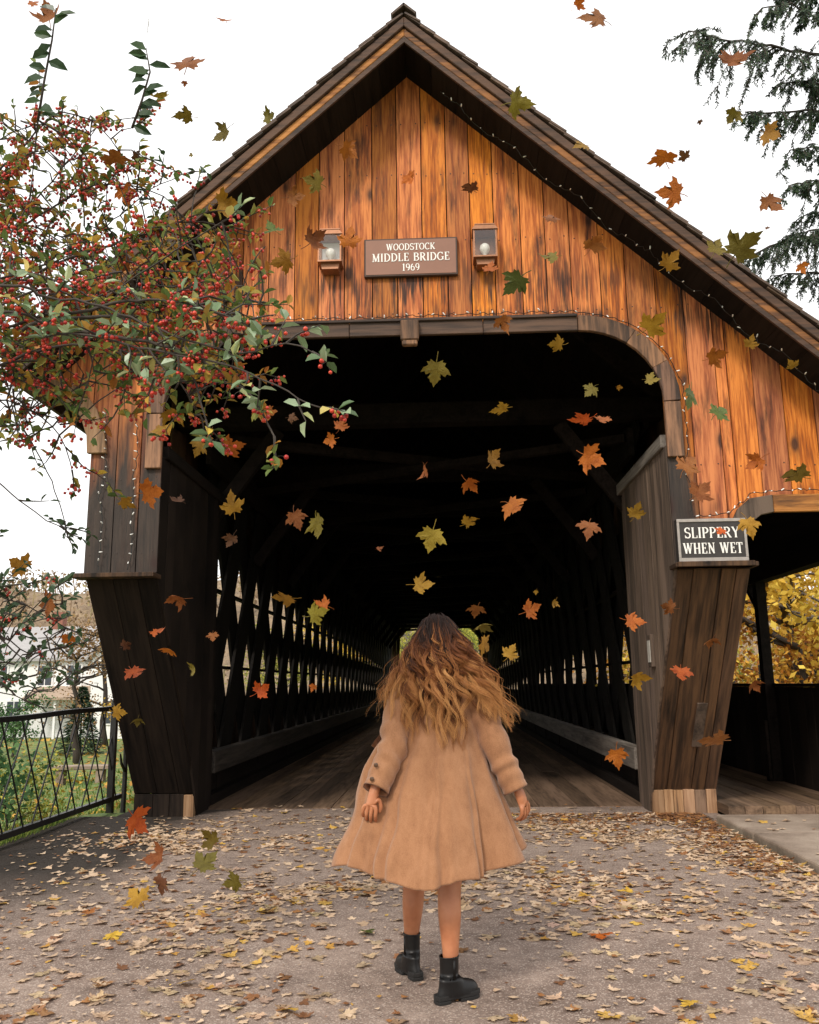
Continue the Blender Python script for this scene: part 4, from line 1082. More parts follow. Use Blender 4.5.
# upright leafy shoots
for path,d in(([(38,120),(44,82),(52,40),(56,8)],3.6),([(132,128),(142,100),(150,72),(146,48)],3.7)):
    P=[atd(u,v,d)-BT for u,v in path]; wb.tube(P,[.006,.005,.004,.002],5); guide.extend(P)
    for a,b in zip(P[:-1],P[1:]):
        for k in range(5):
            c=a.lerp(b,(k+.5)/5); s=rng.choice((-1,1)); e=(Vector(_e1)*s*rng.uniform(.6,1)+Vector((0,0,rng.uniform(-.5,.45)))+Vector((0,rng.gauss(0,.3),0)))
            leaf_face(dk,c,e,Vector((rng.gauss(0,.5),-1,rng.uniform(-.1,.5))),rng.uniform(.07,.10),rng.uniform(.036,.052))
# fine dark spray against the sky, low hanging twigs on the left
bough([(-60,300),(60,255),(120,215),(150,190),(190,172)],4.2,4.4,.008,'dark',.8,(.06,.2),skip=.6)
bough([(-90,440),(-20,470),(20,500),(46,520),(70,528)],3.8,4.0,.012,'dark',.55,(.08,.24))
bough([(-90,410),(-10,395),(30,440),(55,490),(66,530)],3.9,4.1,.010,'dark',.55,(.08,.2))
bough([(-90,520),(-30,580),(10,600),(40,612),(66,628)],3.7,4.0,.014,'dark',1.8,(.10,.3))
bough([(-90,560),(-30,625),(10,640),(30,655),(50,650)],3.6,3.8,.013,'dark',1.8,(.1,.28))
bough([(-90,600),(-40,680),(0,690),(24,700)],3.6,3.7,.010,'dark',.7,(.08,.22))
# fill between the limbs
import mathutils
kd=mathutils.kdtree.KDTree(len(guide))
for i,p in enumerate(guide): kd.insert(p,i)
kd.balance()
def fill(n,x0,y0,x1,y1,d0,d1,kind='norm',tl=(.1,.26)):
    for _ in range(n):
        u,v=rng.uniform(x0,x1),rng.uniform(y0,y1); p=atd(u,v,rng.uniform(d0,d1))-BT
        g,i,dist=kd.find(p)
        if dist>.55: continue
        d=(p-g); tw.tube([g,g.lerp(p,.5)+Vector((0,0,.02)),p],[.004,.003,.002],4,cap=False)
        twig(p,d+Vector((rng.gauss(0,.1),rng.gauss(0,.1),rng.gauss(0,.1))),rng.uniform(*tl),kind)
fill(48,-20,150,110,330,3.6,4.5); fill(74,10,230,190,390,3.3,4.3); fill(60,90,255,250,385,3.1,4.0); fill(38,-20,320,60,440,3.4,4.0); fill(24,30,190,215,300,3.8,4.5); fill(40,-20,580,62,695,3.6,4.1,'dark',(.06,.16))
fill(30,150,300,262,385,2.9,3.4,'norm',(.06,.16))
fill(30,0,110,150,200,3.9,4.5)
wb.build('trunk',M['bark'],bt,True); tw.build('twigs',M['bark'],bt)
lv.build('leaves',M['berryleaf'],bt); pl.build('pale_leaves',M['paleleaf'],bt); dk.build('shoot_leaves',M['darkleaf'],bt)
ib=MB()
def ico(mb,c,r):
    ph=1.618; k=r/1.902
    V=[(-1,ph,0),(1,ph,0),(-1,-ph,0),(1,-ph,0),(0,-1,ph),(0,1,ph),(0,-1,-ph),(0,1,-ph),(ph,0,-1),(ph,0,1),(-ph,0,-1),(-ph,0,1)]
    F=[(0,11,5),(0,5,1),(0,1,7),(0,7,10),(0,10,11),(1,5,9),(5,11,4),(11,10,2),(10,7,6),(7,1,8),(3,9,4),(3,4,2),(3,2,6),(3,6,8),(3,8,9),(4,9,5),(2,4,11),(6,2,10),(8,6,7),(9,8,1)]
    mb.add([(c.x+a*k,c.y+b*k,c.z+d*k) for a,b,d in V],F)
# the hundred clusters that show largest are parts, the rest one mass
def score(cl):
    u,v,z=pix(cl[0]+BT); 
    return len(cl[1])/z**2 if 0<u<819 and 0<v<1024 else 0
clusters.sort(key=score,reverse=True)
rest=MB()
for i,(p,L) in enumerate(clusters):
    mb=MB() if i<95 else rest
    for c,r in L: ico(mb,c-(p if i<95 else Vector((0,0,0))),r)
    if i<95: o=mb.build('berry_cluster',M['berry'],bt,True); o.location=p
tag(rest.build('berries',M['berry'],bt,True),kind='stuff')
print('CLUSTERS',len(clusters),'leaves',len(lv.f)//6,len(pl.f)//6)
# ------------------------------------------------------------ the woman
rng=random.Random(77)
PR=Vector((.215,-5.80,0))
lady=thing('person','woman seen from behind with long wavy hair, a flared camel coat and black ankle boots','person',PR)
t=NT('skin'); nz=t.noise(t.obj(),9,3); nf=t.noise(t.obj(),260,2)
M['skin']=t.done(t.bsdf(t.ramp(nz,[(.3,(.34,.115,.05,1)),(.5,(.45,.175,.08,1)),(.7,(.52,.22,.11,1))]),.45,bump=nf,bstr=.12,bdist=.001,Subsurface_Weight=.12,Subsurface_Radius=(.012,.005,.003)))
M['nail']=plain('nail',(.55,.25,.20),.3,.05)
M['eyewhite']=plain('eye_white',(.75,.73,.70),.2,.03); M['iris']=plain('brown_iris',(.06,.03,.015),.15,.1); M['lip']=plain('lip',(.42,.12,.10),.4,.08)
t=NT('camel_wool'); o_=t.obj(); n1=t.noise(o_,7,4,.6); n2=t.noise(o_,230,3,.75); n3=t.noise(t.obj((1,1,.35)),38,4,.6)
col=t.ramp(t.math('ADD',t.math('MULTIPLY',n1,.35),t.math('ADD',t.math('MULTIPLY',n2,.4),t.math('MULTIPLY',n3,.25))),[(.34,(.215,.098,.048,1)),(.5,(.325,.158,.078,1)),(.66,(.40,.205,.108,1))])
M['coat']=t.done(t.bsdf(col,.92,bump=t.math('ADD',n2,t.math('MULTIPLY',n3,.7)),bstr=.55,bdist=.003,Specular_IOR_Level=.15,Sheen_Weight=.25,Sheen_Roughness=.5))
M['button']=plain('brown_button',(.09,.045,.022),.3,.3)
M['leather']=plain('black_leather',(.0055,.005,.005),.42,.5,60,Specular_IOR_Level=.35)
M['rubber']=plain('black_rubber_sole',(.009,.008,.0075),.75,.4,60)
def skinned(nodes,edges,name,root=0,levels=2):
    me=bpy.data.meshes.new(name); me.from_pydata([n[0] for n in nodes],edges,[]); ob=bpy.data.objects.new(name,me); COL.objects.link(ob)
    sk=ob.modifiers.new('Skin','SKIN'); 
    if not me.skin_vertices: 
        bpy.context.view_layer.objects.active=ob; bpy.ops.mesh.customdata_skin_add()
    for i,n in enumerate(nodes):
        r=n[1] if hasattr(n[1],'__len__') else (n[1],n[1]); me.skin_vertices[0].data[i].radius=r
    me.skin_vertices[0].data[root].use_root=True
    ss=ob.modifiers.new('s','SUBSURF'); ss.levels=levels; ss.render_levels=levels
    dg=bpy.context.evaluated_depsgraph_get(); ev=ob.evaluated_get(dg); m2=ev.to_mesh()
    V=[v.co.copy() for v in m2.vertices]; F=[tuple(p.vertices) for p in m2.polygons]; ev.to_mesh_clear()
    bpy.data.objects.remove(ob); bpy.data.meshes.remove(me); return V,F
Lsh,Lel,Lwr=Vector((.085,-5.80,1.325)),Vector((.030,-5.93,1.075)),Vector(at(374,790,-6.02))
Rsh,Rel,Rwr=Vector((.395,-5.80,1.32)),Vector((.520,-5.85,1.045)),Vector(at(518,790,-5.86))
Lank=Vector(at(411,944,-5.60)); Rank=Vector(at(451,968,-5.93))
Lkn=Vector(at(414,884,-5.58)); Rkn=Vector(at(449,888,-5.88))
nodes=[];edges=[]
def nd_(p,r,par=None):
    nodes.append((tuple(Vector(p)-PR),r)); i=len(nodes)-1
    if par is not None: edges.append((par,i))
    return i
pel=nd_((.235,-5.78,.90),(.125,.095)); sp1=nd_((.24,-5.78,1.06),(.105,.08),pel); sp2=nd_((.24,-5.785,1.24),(.125,.09),sp1)
nk0=nd_((.24,-5.79,1.385),.058,sp2); nk1=nd_((.24,-5.785,1.44),.05,nk0); hd=nd_((.24,-5.775,1.52),.052,nk1)
def leg(side,hip,kn,ank):
    h=nd_(hip,.085,pel); m=nd_(Vector(hip).lerp(kn,.5),.075,h); k=nd_(kn,.056,m)
    c=nd_(kn.lerp(ank,.32)+Vector((0,-.012,0)),.0575,k); c2=nd_(kn.lerp(ank,.68),.043,c); a=nd_(ank,.034,c2); b=nd_(ank+Vector((0,.01,-.12)),.034,a)
leg(-1,(.15,-5.76,.80),Lkn,Lank); leg(1,(.32,-5.80,.80),Rkn,Rank)
def arm(sh,el,wr,hdir,bk,side):
    # hdir: direction of the hand, bk: back-of-hand normal
    s=nd_(sh,.05,sp2); m=nd_(sh.lerp(el,.5),.043,s); e=nd_(el,.036,m); f=nd_(el.lerp(wr,.4),.034,e); w=nd_(wr,(.026,.022),f)
    hdir=hdir.normalized(); ac=hdir.cross(bk).normalized()*side; bk=ac.cross(hdir).normalized()*side
    if bk.dot(Vector((0,-1,0)))<0: bk=-bk
    palm=nd_(wr+hdir*.045,(.030,.017),w)
    tips=[]
    for k,(o,ln) in enumerate(((-.030,.068),(-.010,.078),(.010,.074),(.028,.058))):
        b0=nd_(wr+hdir*.078+ac*o,.0098,palm)
        p1=wr+hdir*(.078+ln*.42)+ac*o*1.06-bk*.010; b1=nd_(p1,.0086,b0)
        p2=p1+hdir*ln*.26-bk*.022; b2=nd_(p2,.0078,b1)
        p3=p2-bk*.022+hdir*ln*.06; b3=nd_(p3,.0066,b2); tips.append((p2,p3,bk,hdir))
    t0=nd_(wr+hdir*.035-ac*.034-bk*.008,.0115,palm); t1=nd_(wr+hdir*.065-ac*.046-bk*.020,.0098,t0); t2=nd_(wr+hdir*.090-ac*.040-bk*.030,.0080,t1)
    return tips
tL=arm(Lsh,Lel,Lwr,Vector((-.25,-.12,-1)),Vector((-.15,-1,.1)),1)
tR=arm(Rsh,Rel,Rwr,Vector((.40,.05,-1)),Vector((.75,-.65,.25)),1)
V,F=skinned(nodes,edges,'body_tmp')
mb=MB(); mb.add(V,F,0)
# head with a face turned away from the camera (towards +Y)
HC=Vector((.24,-5.775,1.565))-PR
nu,nv=28,20; hv=[]
for j in range(nv+1):
    ph=math.pi*j/nv
    for i in range(nu):
        th=2*math.pi*i/nu
        x=math.sin(ph)*math.cos(th); y=math.sin(ph)*math.sin(th); z=-math.cos(ph)
        jaw=1-.26*max(0,-z)**1.4; X=x*.076*jaw; Y=y*.096*(1-.10*max(0,-z)) ; Z=z*.116
        if y>0:
            Y+=.004*math.exp(-((z+.78)/.16)**2)*math.exp(-(x/.4)**2)                 # chin
            Y-=.010*math.exp(-((z-.02)/.13)**2)*(math.exp(-((abs(x)-.38)/.17)**2))   # eye sockets
            Y+=.006*math.exp(-((z+.22)/.18)**2)*math.exp(-((abs(x)-.5)/.2)**2)       # cheeks
        hv.append(Vector((X,Y,Z))+HC)
hf=[(j*nu+i,j*nu+(i+1)%nu,(j+1)*nu+(i+1)%nu,(j+1)*nu+i) for j in range(nv) for i in range(nu)]
mb.add(hv,hf,0)
mb.tube([HC+Vector((0,.086,.012)),HC+Vector((0,.101,-.012)),HC+Vector((0,.113,-.034)),HC+Vector((0,.104,-.043))],[.007,.009,.013,.009],10,0)
for s in(-1,1):
    mb.ball(HC+Vector((s*.010,.102,-.040)),.0075,8,6,0)
    mb.ball(HC+Vector((s*.031,.0755,.004)),.0125,12,8,1); mb.ball(HC+Vector((s*.031,.0835,.004)),.0056,10,6,2)
    mb.tube([HC+Vector((s*.018,.0885,.010)),HC+Vector((s*.031,.0895,.0145)),HC+Vector((s*.046,.080,.009))],[.002,.0032,.002],6,0)
    mb.tube([HC+Vector((s*.016,.094,.026)),HC+Vector((s*.032,.0935,.032)),HC+Vector((s*.050,.080,.026))],[.0025,.0035,.002],6,2)
    mb.tube([HC+Vector((s*.074,-.004,.018)),HC+Vector((s*.083,-.012,.022)),HC+Vector((s*.084,-.014,-.004)),HC+Vector((s*.077,-.004,-.030))],[.006,.009,.008,.006],8,0)
mb.tube([HC+Vector((-.024,.083,-.064)),HC+Vector((-.009,.0955,-.0605)),HC+Vector((0,.0960,-.062)),HC+Vector((.009,.0955,-.0605)),HC+Vector((.024,.083,-.064))],[.002,.0048,.0045,.0048,.002],8,3)
mb.tube([HC+Vector((-.022,.083,-.066)),HC+Vector((0,.0955,-.0705)),HC+Vector((.022,.083,-.066))],[.002,.0056,.002],8,3)
for tips in(tL,tR):
    for p2,p3,bk,hd_ in tips:
        c=p3-PR; d=(p3-p2).normalized(); o=(hd_*.8+bk*.4).normalized(); o=(o-d*o.dot(d)).normalized(); s=d.cross(o)
        q=c+o*.0056; mb.add([q-d*.006-s*.004,q-d*.006+s*.004,q+d*.004+s*.0032,q+d*.004-s*.0032],[(0,1,2,3)],4)
mb.build('body',[M['skin'],M['eyewhite'],M['iris'],M['lip'],M['nail']],lady,True)

# coat -------------------------------------------------------
prof=[(1.395,.236,.060,.060,-.012),(1.375,.236,.112,.080,-.008),(1.345,.237,.165,.098,0),(1.30,.238,.188,.112,0),(1.22,.238,.186,.122,0),(1.12,.232,.205,.140,-.004),(1.0,.222,.250,.175,-.012),(.86,.205,.312,.222,-.02),(.75,.195,.350,.262,-.03),(.65,.186,.390,.290,-.035),(.565,.182,.418,.312,-.04)]
def cprof(t):
    f=t*(len(prof)-1); i=min(int(f),len(prof)-2); k=f-i
    return [a+(b-a)*k for a,b in zip(prof[i],prof[i+1])]
NU,NV=260,90; CREASE=[(222,.045,3.0,1),(246,.05,2.6,-.6),(262,.03,2.2,.5),(283,.05,2.8,-.4),(301,.055,2.5,.7),(205,.05,3.2,.4),(182,.04,3.5,0),(352,.05,3.5,.2)]; mb=MB(); G0=R(112); G1=R(428)        # the front (+Y) hangs open
for j in range(NV+1):
    t=j/NV; z,cx,rx,ry,oy=cprof(t)
    am=sst(.38,1.0,t)
    for i in range(NU+1):
        th=G0+(G1-G0)*i/NU; c,s=math.cos(th),math.sin(th)
        fold=am*(.040*math.sin(4*th+.9+.5*t)+.026*math.sin(7*th+2.2-.8*t)+.016*math.sin(11*th+.4))
        dip=-.17*am*math.exp(-((math.degrees(th)-318)/9)**2)+.10*am*math.exp(-((math.degrees(th)-338)/12)**2)
        dip+=-.035*sst(.02,.12,t)*math.exp(-((math.degrees(th)-271)/1.5)**2)*(1-.3*t)+.018*math.exp(-((math.degrees(th)-275)/2.2)**2)
        dip+=.05*am*math.exp(-((math.degrees(th)-196)/14)**2)
        deg=math.degrees(th); dip+=am*sum(-a_*math.exp(-((deg-d_-9*t*k_)/w_)**2)+.6*a_*math.exp(-((deg-d_-9*t*k_-2.2*w_)/(1.4*w_))**2) for d_,a_,w_,k_ in CREASE)
        r=1+fold*.8+dip
        wr=.016*mnoise.noise(Vector((c*2.4,s*2.4,z*5)))+.010*mnoise.noise(Vector((c*5+z*2,s*5,z*9+5)))*sst(0,.2,t)
        r=1+fold*.8+dip
        lf=(.080*math.exp(-((z-1.0)/.17)**2))*max(0,-c)**2*(1 if s<.75 else .4)
        x=cx+c*(rx*r)+wr-lf; y=-5.80+oy+s*(ry*r)+wr
        zz=z
        if t>.55:
            k=sst(.55,1,t)
            back=max(0,-s); zz+=k*(-.055*max(0,math.cos(th-R(287)))**1.3+.050*max(0,c)**2+.010*math.sin(5*th+1)+.008*math.sin(9*th))
        mb.v.append((x-PR.x,y-PR.y,zz))
for j in range(NV):
    for i in range(NU): mb.face((j*(NU+1)+i,(j+1)*(NU+1)+i,(j+1)*(NU+1)+i+1,j*(NU+1)+i+1))
# sleeves in the same cloth
def sleeve(sh,el,wr,side):
    ch=[sh+(sh-el).normalized()*.03,sh,sh.lerp(el,.5)+Vector((side*.01,0,0)),el,el.lerp(wr,.5),wr]
    rr=[.052,.076,.070,.065,.061,.058]; n=26; m=44; b=len(mb.v); pts=[];rad=[]
    for j in range(m+1):
        f=j/m*(len(ch)-1); i=min(int(f),len(ch)-2); k=f-i
        p0,p1,p2,p3=ch[max(i-1,0)],ch[i],ch[i+1],ch[min(i+2,len(ch)-1)]
        pts.append(.5*((2*p1)+(p2-p0)*k+(2*p0-5*p1+4*p2-p3)*k*k+(3*p1-p0-3*p2+p3)*k**3)); rad.append(rr[i]+(rr[i+1]-rr[i])*k)
    for j,p in enumerate(pts):
        d=(pts[min(j+1,m)]-pts[max(j-1,0)]).normalized(); a=d.cross(Vector((0,1,0))).normalized(); q=d.cross(a)
        t=j/m
        for k in range(n):
            th=2*math.pi*k/n
            w_=1+.10*math.sin(t*34+1.4*math.sin(th+side)+th*1.0)*math.exp(-((t-.60)/.17)**2)+.05*math.sin(t*52+2*math.sin(th))*sst(.1,.4,t)+.05*mnoise.noise(Vector((math.cos(th)*2,math.sin(th)*2,t*7+side*3)))
            mb.v.append(tuple(p+(a*math.cos(th)+q*math.sin(th))*rad[j]*w_-PR))
    for j in range(m):
        for k in range(n): mb.face((b+j*n+k,b+j*n+(k+1)%n,b+(j+1)*n+(k+1)%n,b+(j+1)*n+k))
    # cuff turned in
    b2=len(mb.v)
    dn=(pts[m]-pts[m-3]).normalized()
    for k in range(n):
        v=Vector(mb.v[b+m*n+k]); c=pts[m]-PR; mb.v.append(tuple(c+(v-c)*.86-dn*.03))
    for k in range(n): mb.face((b+m*n+k,b+m*n+(k+1)%n,b2+(k+1)%n,b2+k))
    return pts
pL=sleeve(Lsh,Lel,Lwr+Vector((.008,.004,.0)),-1); pRr=sleeve(Rsh,Rel,Rwr+Vector((-.01,0,.0)),1)
coat=mb.build('coat',M['coat'],lady,True); fixnormals(coat)
so_=coat.modifiers.new('thick','SOLIDIFY'); so_.thickness=.006; so_.offset=-1
# lapel that flares out at the left front edge, cuff tabs and buttons
mb=MB(); A=[at(397,712,-5.70),at(390,722,-5.76),at(374,741,-5.78),at(371,746,-5.74),at(380,752,-5.70),at(393,738,-5.68)]
A=[Vector(p)-PR for p in A]; B_=[p+Vector((.004,.012,.002)) for p in A]; n=len(A)
mb.add(A+B_,[tuple(range(n)),tuple(range(2*n-1,n-1,-1))]+[(i,(i+1)%n,(i+1)%n+n,i+n) for i in range(n)]); fixnormals(bevel(mb.build('lapel',M['coat'],coat),.003,2))
for k,(u,v) in enumerate(((376,765),(372,779))):
    mb=MB(); mb.lathe([(.0035,0),(.0095,.001),(.0105,.004),(.0075,.005),(.001,.0055)],12)
    bt_=mb.build('button',M['button'],coat,True); c=Vector(at(u,v,-6.045 if k==0 else -6.066)); bt_.location=c-PR; bt_.rotation_euler=(R(90),R(-20),0)

# boots ------------------------------------------------------
def boot(ank,yaw,lab):
    c=ank-PR; sh=c.z+.02   # shaft height above ground
    Rz=Matrix.Rotation(yaw,3,'Z')@Matrix.Diagonal((.90,.94,1)); base=Vector((c.x,c.y,0))
    mb=MB(); n=20
    def ring(cy,z,rx,ry,k=1): return [Vector((rx*math.cos(2*math.pi*i/n),cy+ry*math.sin(2*math.pi*i/n),z)) for i in range(n)]
    rows=[ring(-.010,sh+.03,.043,.047),ring(-.010,sh*.8,.0415,.046),ring(-.012,sh*.6,.040,.045),ring(-.010,.10,.041,.049),ring(.0,.08,.042,.062),ring(.01,.062,.042,.074),ring(.020,.045,.043,.090),ring(.028,.030,.0445,.104),ring(.030,.022,.044,.108)]
    b0=len(mb.v); mb.v+= [tuple(Rz@v+base) for r_ in rows for v in r_]
    for j in range(len(rows)-1):
        for i in range(n): mb.face((b0+j*n+i,b0+j*n+(i+1)%n,b0+(j+1)*n+(i+1)%n,b0+(j+1)*n+i))
    # rounded vamp and toe cap
    secs=[(-.02,.040,.118),(.015,.042,.104),(.045,.044,.088),(.075,.0455,.078),(.10,.0435,.073),(.12,.037,.066),(.134,.026,.055),(.141,.010,.038)]
    b0=len(mb.v); m_=12
    for y,hw,ht in secs:
        for i in range(m_+1):
            a=math.pi*i/m_; mb.v.append(tuple(Rz@Vector((hw*math.cos(a),y,.022+(ht-.022)*math.sin(a)**.8))+base))
    for j in range(len(secs)-1):
        for i in range(m_): mb.face((b0+j*(m_+1)+i,b0+j*(m_+1)+i+1,b0+(j+1)*(m_+1)+i+1,b0+(j+1)*(m_+1)+i))
    top=[Rz@Vector((.0425*math.cos(a),-.010+.0465*math.sin(a),sh+.03))+base for a in [2*math.pi*i/16 for i in range(17)]]
    mb.tube(top,.0035,6)
    for s in(-1,1):
        mb.tube([Rz@Vector((s*.038,-.006,sh+.02))+base,Rz@Vector((s*.036,-.006,sh*.62))+base,Rz@Vector((s*.038,.0,.10))+base],[.006,.010,.004],6)
    bo=mb.build('boot',M['leather'],lady,True)
    sm=MB(); out=[(-.030,-.082),(.0,-.090),(.030,-.082),(.036,-.05),(.035,.0),(.043,.05),(.046,.09),(.041,.125),(.022,.148),(-.018,.148),(-.040,.125),(-.046,.09),(-.042,.05),(-.035,.0),(-.036,-.05)]
    P=[Rz@Vector((x,y,0))+base for x,y in out]
    sm.prism([(p.x,p.y) for p in P],'z',.010,.030)
    H=[Rz@Vector((x,y,0))+base for x,y in [(-.030,-.082),(0,-.09),(.030,-.082),(.036,-.05),(.034,-.022),(-.034,-.022),(-.036,-.05)]]
    sm.prism([(p.x,p.y) for p in H],'z',-.006,.0095)
    Fp=[Rz@Vector((x,y,0))+base for x,y in [(.040,.03),(.045,.09),(.040,.122),(.021,.145),(-.017,.145),(-.039,.122),(-.045,.09),(-.040,.03)]]
    sm.prism([(p.x,p.y) for p in Fp],'z',-.006,.0095)
    s_=fixnormals(bevel(sm.build('sole',M['rubber'],bo),.003,2)); return bo
boot(Lank,R(28),'l'); boot(Rank,R(-58),'r')

# hair -------------------------------------------------------
t=NT('wavy_brown_hair'); at_=t.n('ShaderNodeAttribute',attribute_name='tip').outputs['Fac']; isl=t.n('ShaderNodeNewGeometry').outputs['Random Per Island']
f=t.math('ADD',at_,t.math('MULTIPLY',t.math('SUBTRACT',isl,.5),.16))
col=t.ramp(f,[(.15,(.018,.008,.0055,1)),(.34,(.050,.017,.008,1)),(.56,(.17,.055,.018,1)),(.78,(.40,.165,.052,1)),(1,(.56,.28,.10,1))])
M['hair']=t.done(t.bsdf(col,.48,Specular_IOR_Level=.22))
hb=MB(); tipv=[]
HW_=HC+PR
def scalp(th,ph,k=1.0):   # th around from +x, ph from the top
    return HW_+Vector((math.sin(ph)*math.cos(th)*.083*k,math.sin(ph)*math.sin(th)*.102*k,math.cos(ph)*.121*k))
fan=[(-1.0,383,708),(-.75,388,724),(-.5,402,736),(-.2,424,748),(.1,447,752),(.35,464,744),(.55,485,727),(.75,501,721),(1.0,515,731)]
def fan_at(s):
    for a,b in zip(fan[:-1],fan[1:]):
        if a[0]<=s<=b[0]:
            k=(s-a[0])/(b[0]-a[0]); return a[1]+(b[1]-a[1])*k,a[2]+(b[2]-a[2])*k
    return fan[-1][1:]
def strand(root,p1,p2,p3,amp,fr,ph,rad,off,n=44,sh=0.0):
    for i in range(n+1): tipv.extend([i/n+sh]*4)
    pts=[]
    for i in range(n+1):
        t=i/n
        c=root*(1-t)**3+p1*3*t*(1-t)**2+p2*3*t*t*(1-t)+p3*t**3
        a=amp*sst(.16,.62,t)*(1-.35*sst(.8,1,t)); w_=fr*2*math.pi*t**1.2+ph
        pts.append(c+Vector((math.cos(w_),math.sin(w_)*.75,math.sin(w_+.6)*.25))*a+off*(1.5-.9*t))
    hb.tube(pts,[rad*(1.0-.75*(i/n)**2) for i in range(n+1)],4,cap=False)
def lock(s,under=False):
    th=R(270)+s*R(112)+rng.gauss(0,.10)
    ph=rng.uniform(.1,.6) if rng.random()<.4 else rng.uniform(.5,1.7)
    root=scalp(th,ph); u,v=fan_at(s); ln=rng.choice((1,1,1,.94,.86,.74,.6)); u+=rng.gauss(0,5); v+=rng.gauss(-7,5)
    if under: ln*=.85
    lift=rng.uniform(0,1)*(0 if under else 1)
    endw=Vector(at(u,v,-5.945-.06*lift+.10*abs(s)))
    start=scalp(R(270)+s*R(85),1.75,1.12); end=start.lerp(endw,ln)
    p1=scalp(R(270)+s*R(98),max(ph+.30,.95),1.20+.10*lift)
    p2=start.lerp(end,.40)+Vector((s*.022*lift+(.03*s if s>0 else 0),-.02-.045*lift,.02))
    amp=rng.uniform(.012,.034)*(.6 if under else 1); fr=rng.uniform(2.0,4.9); ph0=rng.uniform(0,6.28)
    sh=rng.gauss(-.03,.17)-(.28 if under else 0)
    for q in range(15):
        o=Vector((rng.gauss(0,1),rng.gauss(0,1),rng.gauss(0,1)))*(.0046 if not under else .007)
        strand(root,p1,p2,end+Vector((0,0,rng.gauss(0,.012))),amp*rng.uniform(.85,1.15),fr+rng.gauss(0,.035),ph0+rng.gauss(0,.18),rng.uniform(.0009,.0018),o,44,sh+rng.gauss(0,.04))
for k in range(60): lock(max(-1,min(1,rng.uniform(-1,1))),True)
for k in range(118): lock(max(-1,min(1,rng.uniform(-1.08,1.08))))
for k in range(60):        # wind-blown flyaways at both sides
    s=rng.choice((-1,1))*rng.uniform(.6,1.0); u,v=fan_at(s); end=Vector(at(u+rng.gauss(0,8)+s*4,v-abs(rng.gauss(8,16)),-5.90))
    root=scalp(R(270)+s*R(95),rng.uniform(.7,1.6)); st=scalp(R(270)+s*R(80),1.7,1.2)
    strand(root,scalp(R(270)+s*R(95),1.3,1.25),st.lerp(end,.5)+Vector((s*.03,-.02,.03)),end,rng.uniform(.010,.026),rng.uniform(2.5,4.5),rng.uniform(0,6.28),.0010,Vector((0,0,0)))
nb0=len(hb.v)
# undercoat that covers the scalp and the nape
nu,nv=26,12
for j in range(nv+1):
    ph=.02+1.95*j/nv
    for i in range(nu+1):
        th=R(270)-R(128)+R(256)*i/nu; p=scalp(th,ph,1.05); hb.v.append(tuple(p))
for j in range(nv):
    for i in range(nu): hb.face((nb0+j*(nu+1)+i,nb0+j*(nu+1)+i+1,nb0+(j+1)*(nu+1)+i+1,nb0+(j+1)*(nu+1)+i))
tipv.extend([.12]*(len(hb.v)-nb0))
hb.v=[tuple(Vector(p)-PR) for p in hb.v]
ho=hb.build('hair',M['hair'],lady,True)
a_=ho.data.attributes.new('tip','FLOAT','POINT'); a_.data.foreach_set('value',tipv)
# ------------------------------------------------------------ maple leaves: in the air, on the ground
rng=random.Random(404)
HALF=[(.025,.0),(.13,-.045),(.30,-.13),(.30,-.03),(.45,-.02),(.37,.10),(.44,.17),(.56,.22),(.66,.44),(.52,.40),(.45,.43),(.42,.53),(.33,.50),(.22,.41),(.25,.60),(.29,.66),(.20,.70),(.15,.83),(.085,.84),(0,1.04)]
OUTL=HALF+[(-x,y) for x,y in reversed(HALF[:-1])]
def leaf_geo(seed,flat=False):
    r=random.Random(seed); k1,k2,k3=r.uniform(-.5,.95),r.uniform(-.6,.8),r.uniform(-.5,.5); ph=r.uniform(0,6)
    if flat: k1*=.45;k2*=.4;k3*=.5
    c=(0,.24); V=[]; F=[]
    def zz(x,y): return k1*x*x+k2*(y-.3)**2+k3*x*(y-.3)+.035*math.sin(9*x+ph)*abs(x)+.02*math.sin(8*y+ph)
    sk=r.uniform(-.08,.08); asp=r.uniform(.88,1.1)
    out=[((x+sk*y)*asp*r.uniform(.95,1.05),y*r.uniform(.97,1.03)) for x,y in OUTL]
    V.append((c[0],c[1]-.3,zz(*c)))
    n=len(out)
    for f in(.55,1.0):
        for x,y in out:
            X,Y=c[0]+(x-c[0])*f,c[1]+(y-c[1])*f; V.append((X,Y-.3,zz(X,Y)))
    for i in range(n):
        j=(i+1)%n; F+= [(0,1+i,1+j),(1+i,1+n+i,1+n+j,1+j)]
    b=len(V); L=r.uniform(.3,.55); bd=r.uniform(-.15,.15)
    for t,w_ in((0,.022),(.5,.016),(1,.02)):
        X=bd*t*t; Y=-.3-L*t; Z=zz(0,0)-.08*t*t*(0 if flat else 1)
        V+= [(X-w_,Y,Z),(X,Y,Z+w_),(X+w_,Y,Z)]
    for i in(0,1):
        a=b+3*i; F+= [(a,a+1,a+4,a+3),(a+1,a+2,a+5,a+4),(a+2,a,a+3,a+5)]
    return V,F
t=NT('maple_leaf'); oi=t.n('ShaderNodeObjectInfo'); o_=t.obj()
n1=t.noise(t.n('ShaderNodeVectorMath',{0:o_,1:t.n('ShaderNodeCombineXYZ',{0:t.math('MULTIPLY',oi.outputs['Random'],30.0)}).outputs[0]},operation='ADD').outputs[0],2.6,4,.6); n2=t.noise(o_,14,3,.6)
col=t.mix(t.ramp(n1,[(.42,(0,0,0)),(.66,(.8,.8,.8))]),oi.outputs['Color'],t.n('ShaderNodeHueSaturation',{'Hue':.485,'Saturation':1.1,'Value':.5,'Color':oi.outputs['Color']}).outputs[0])
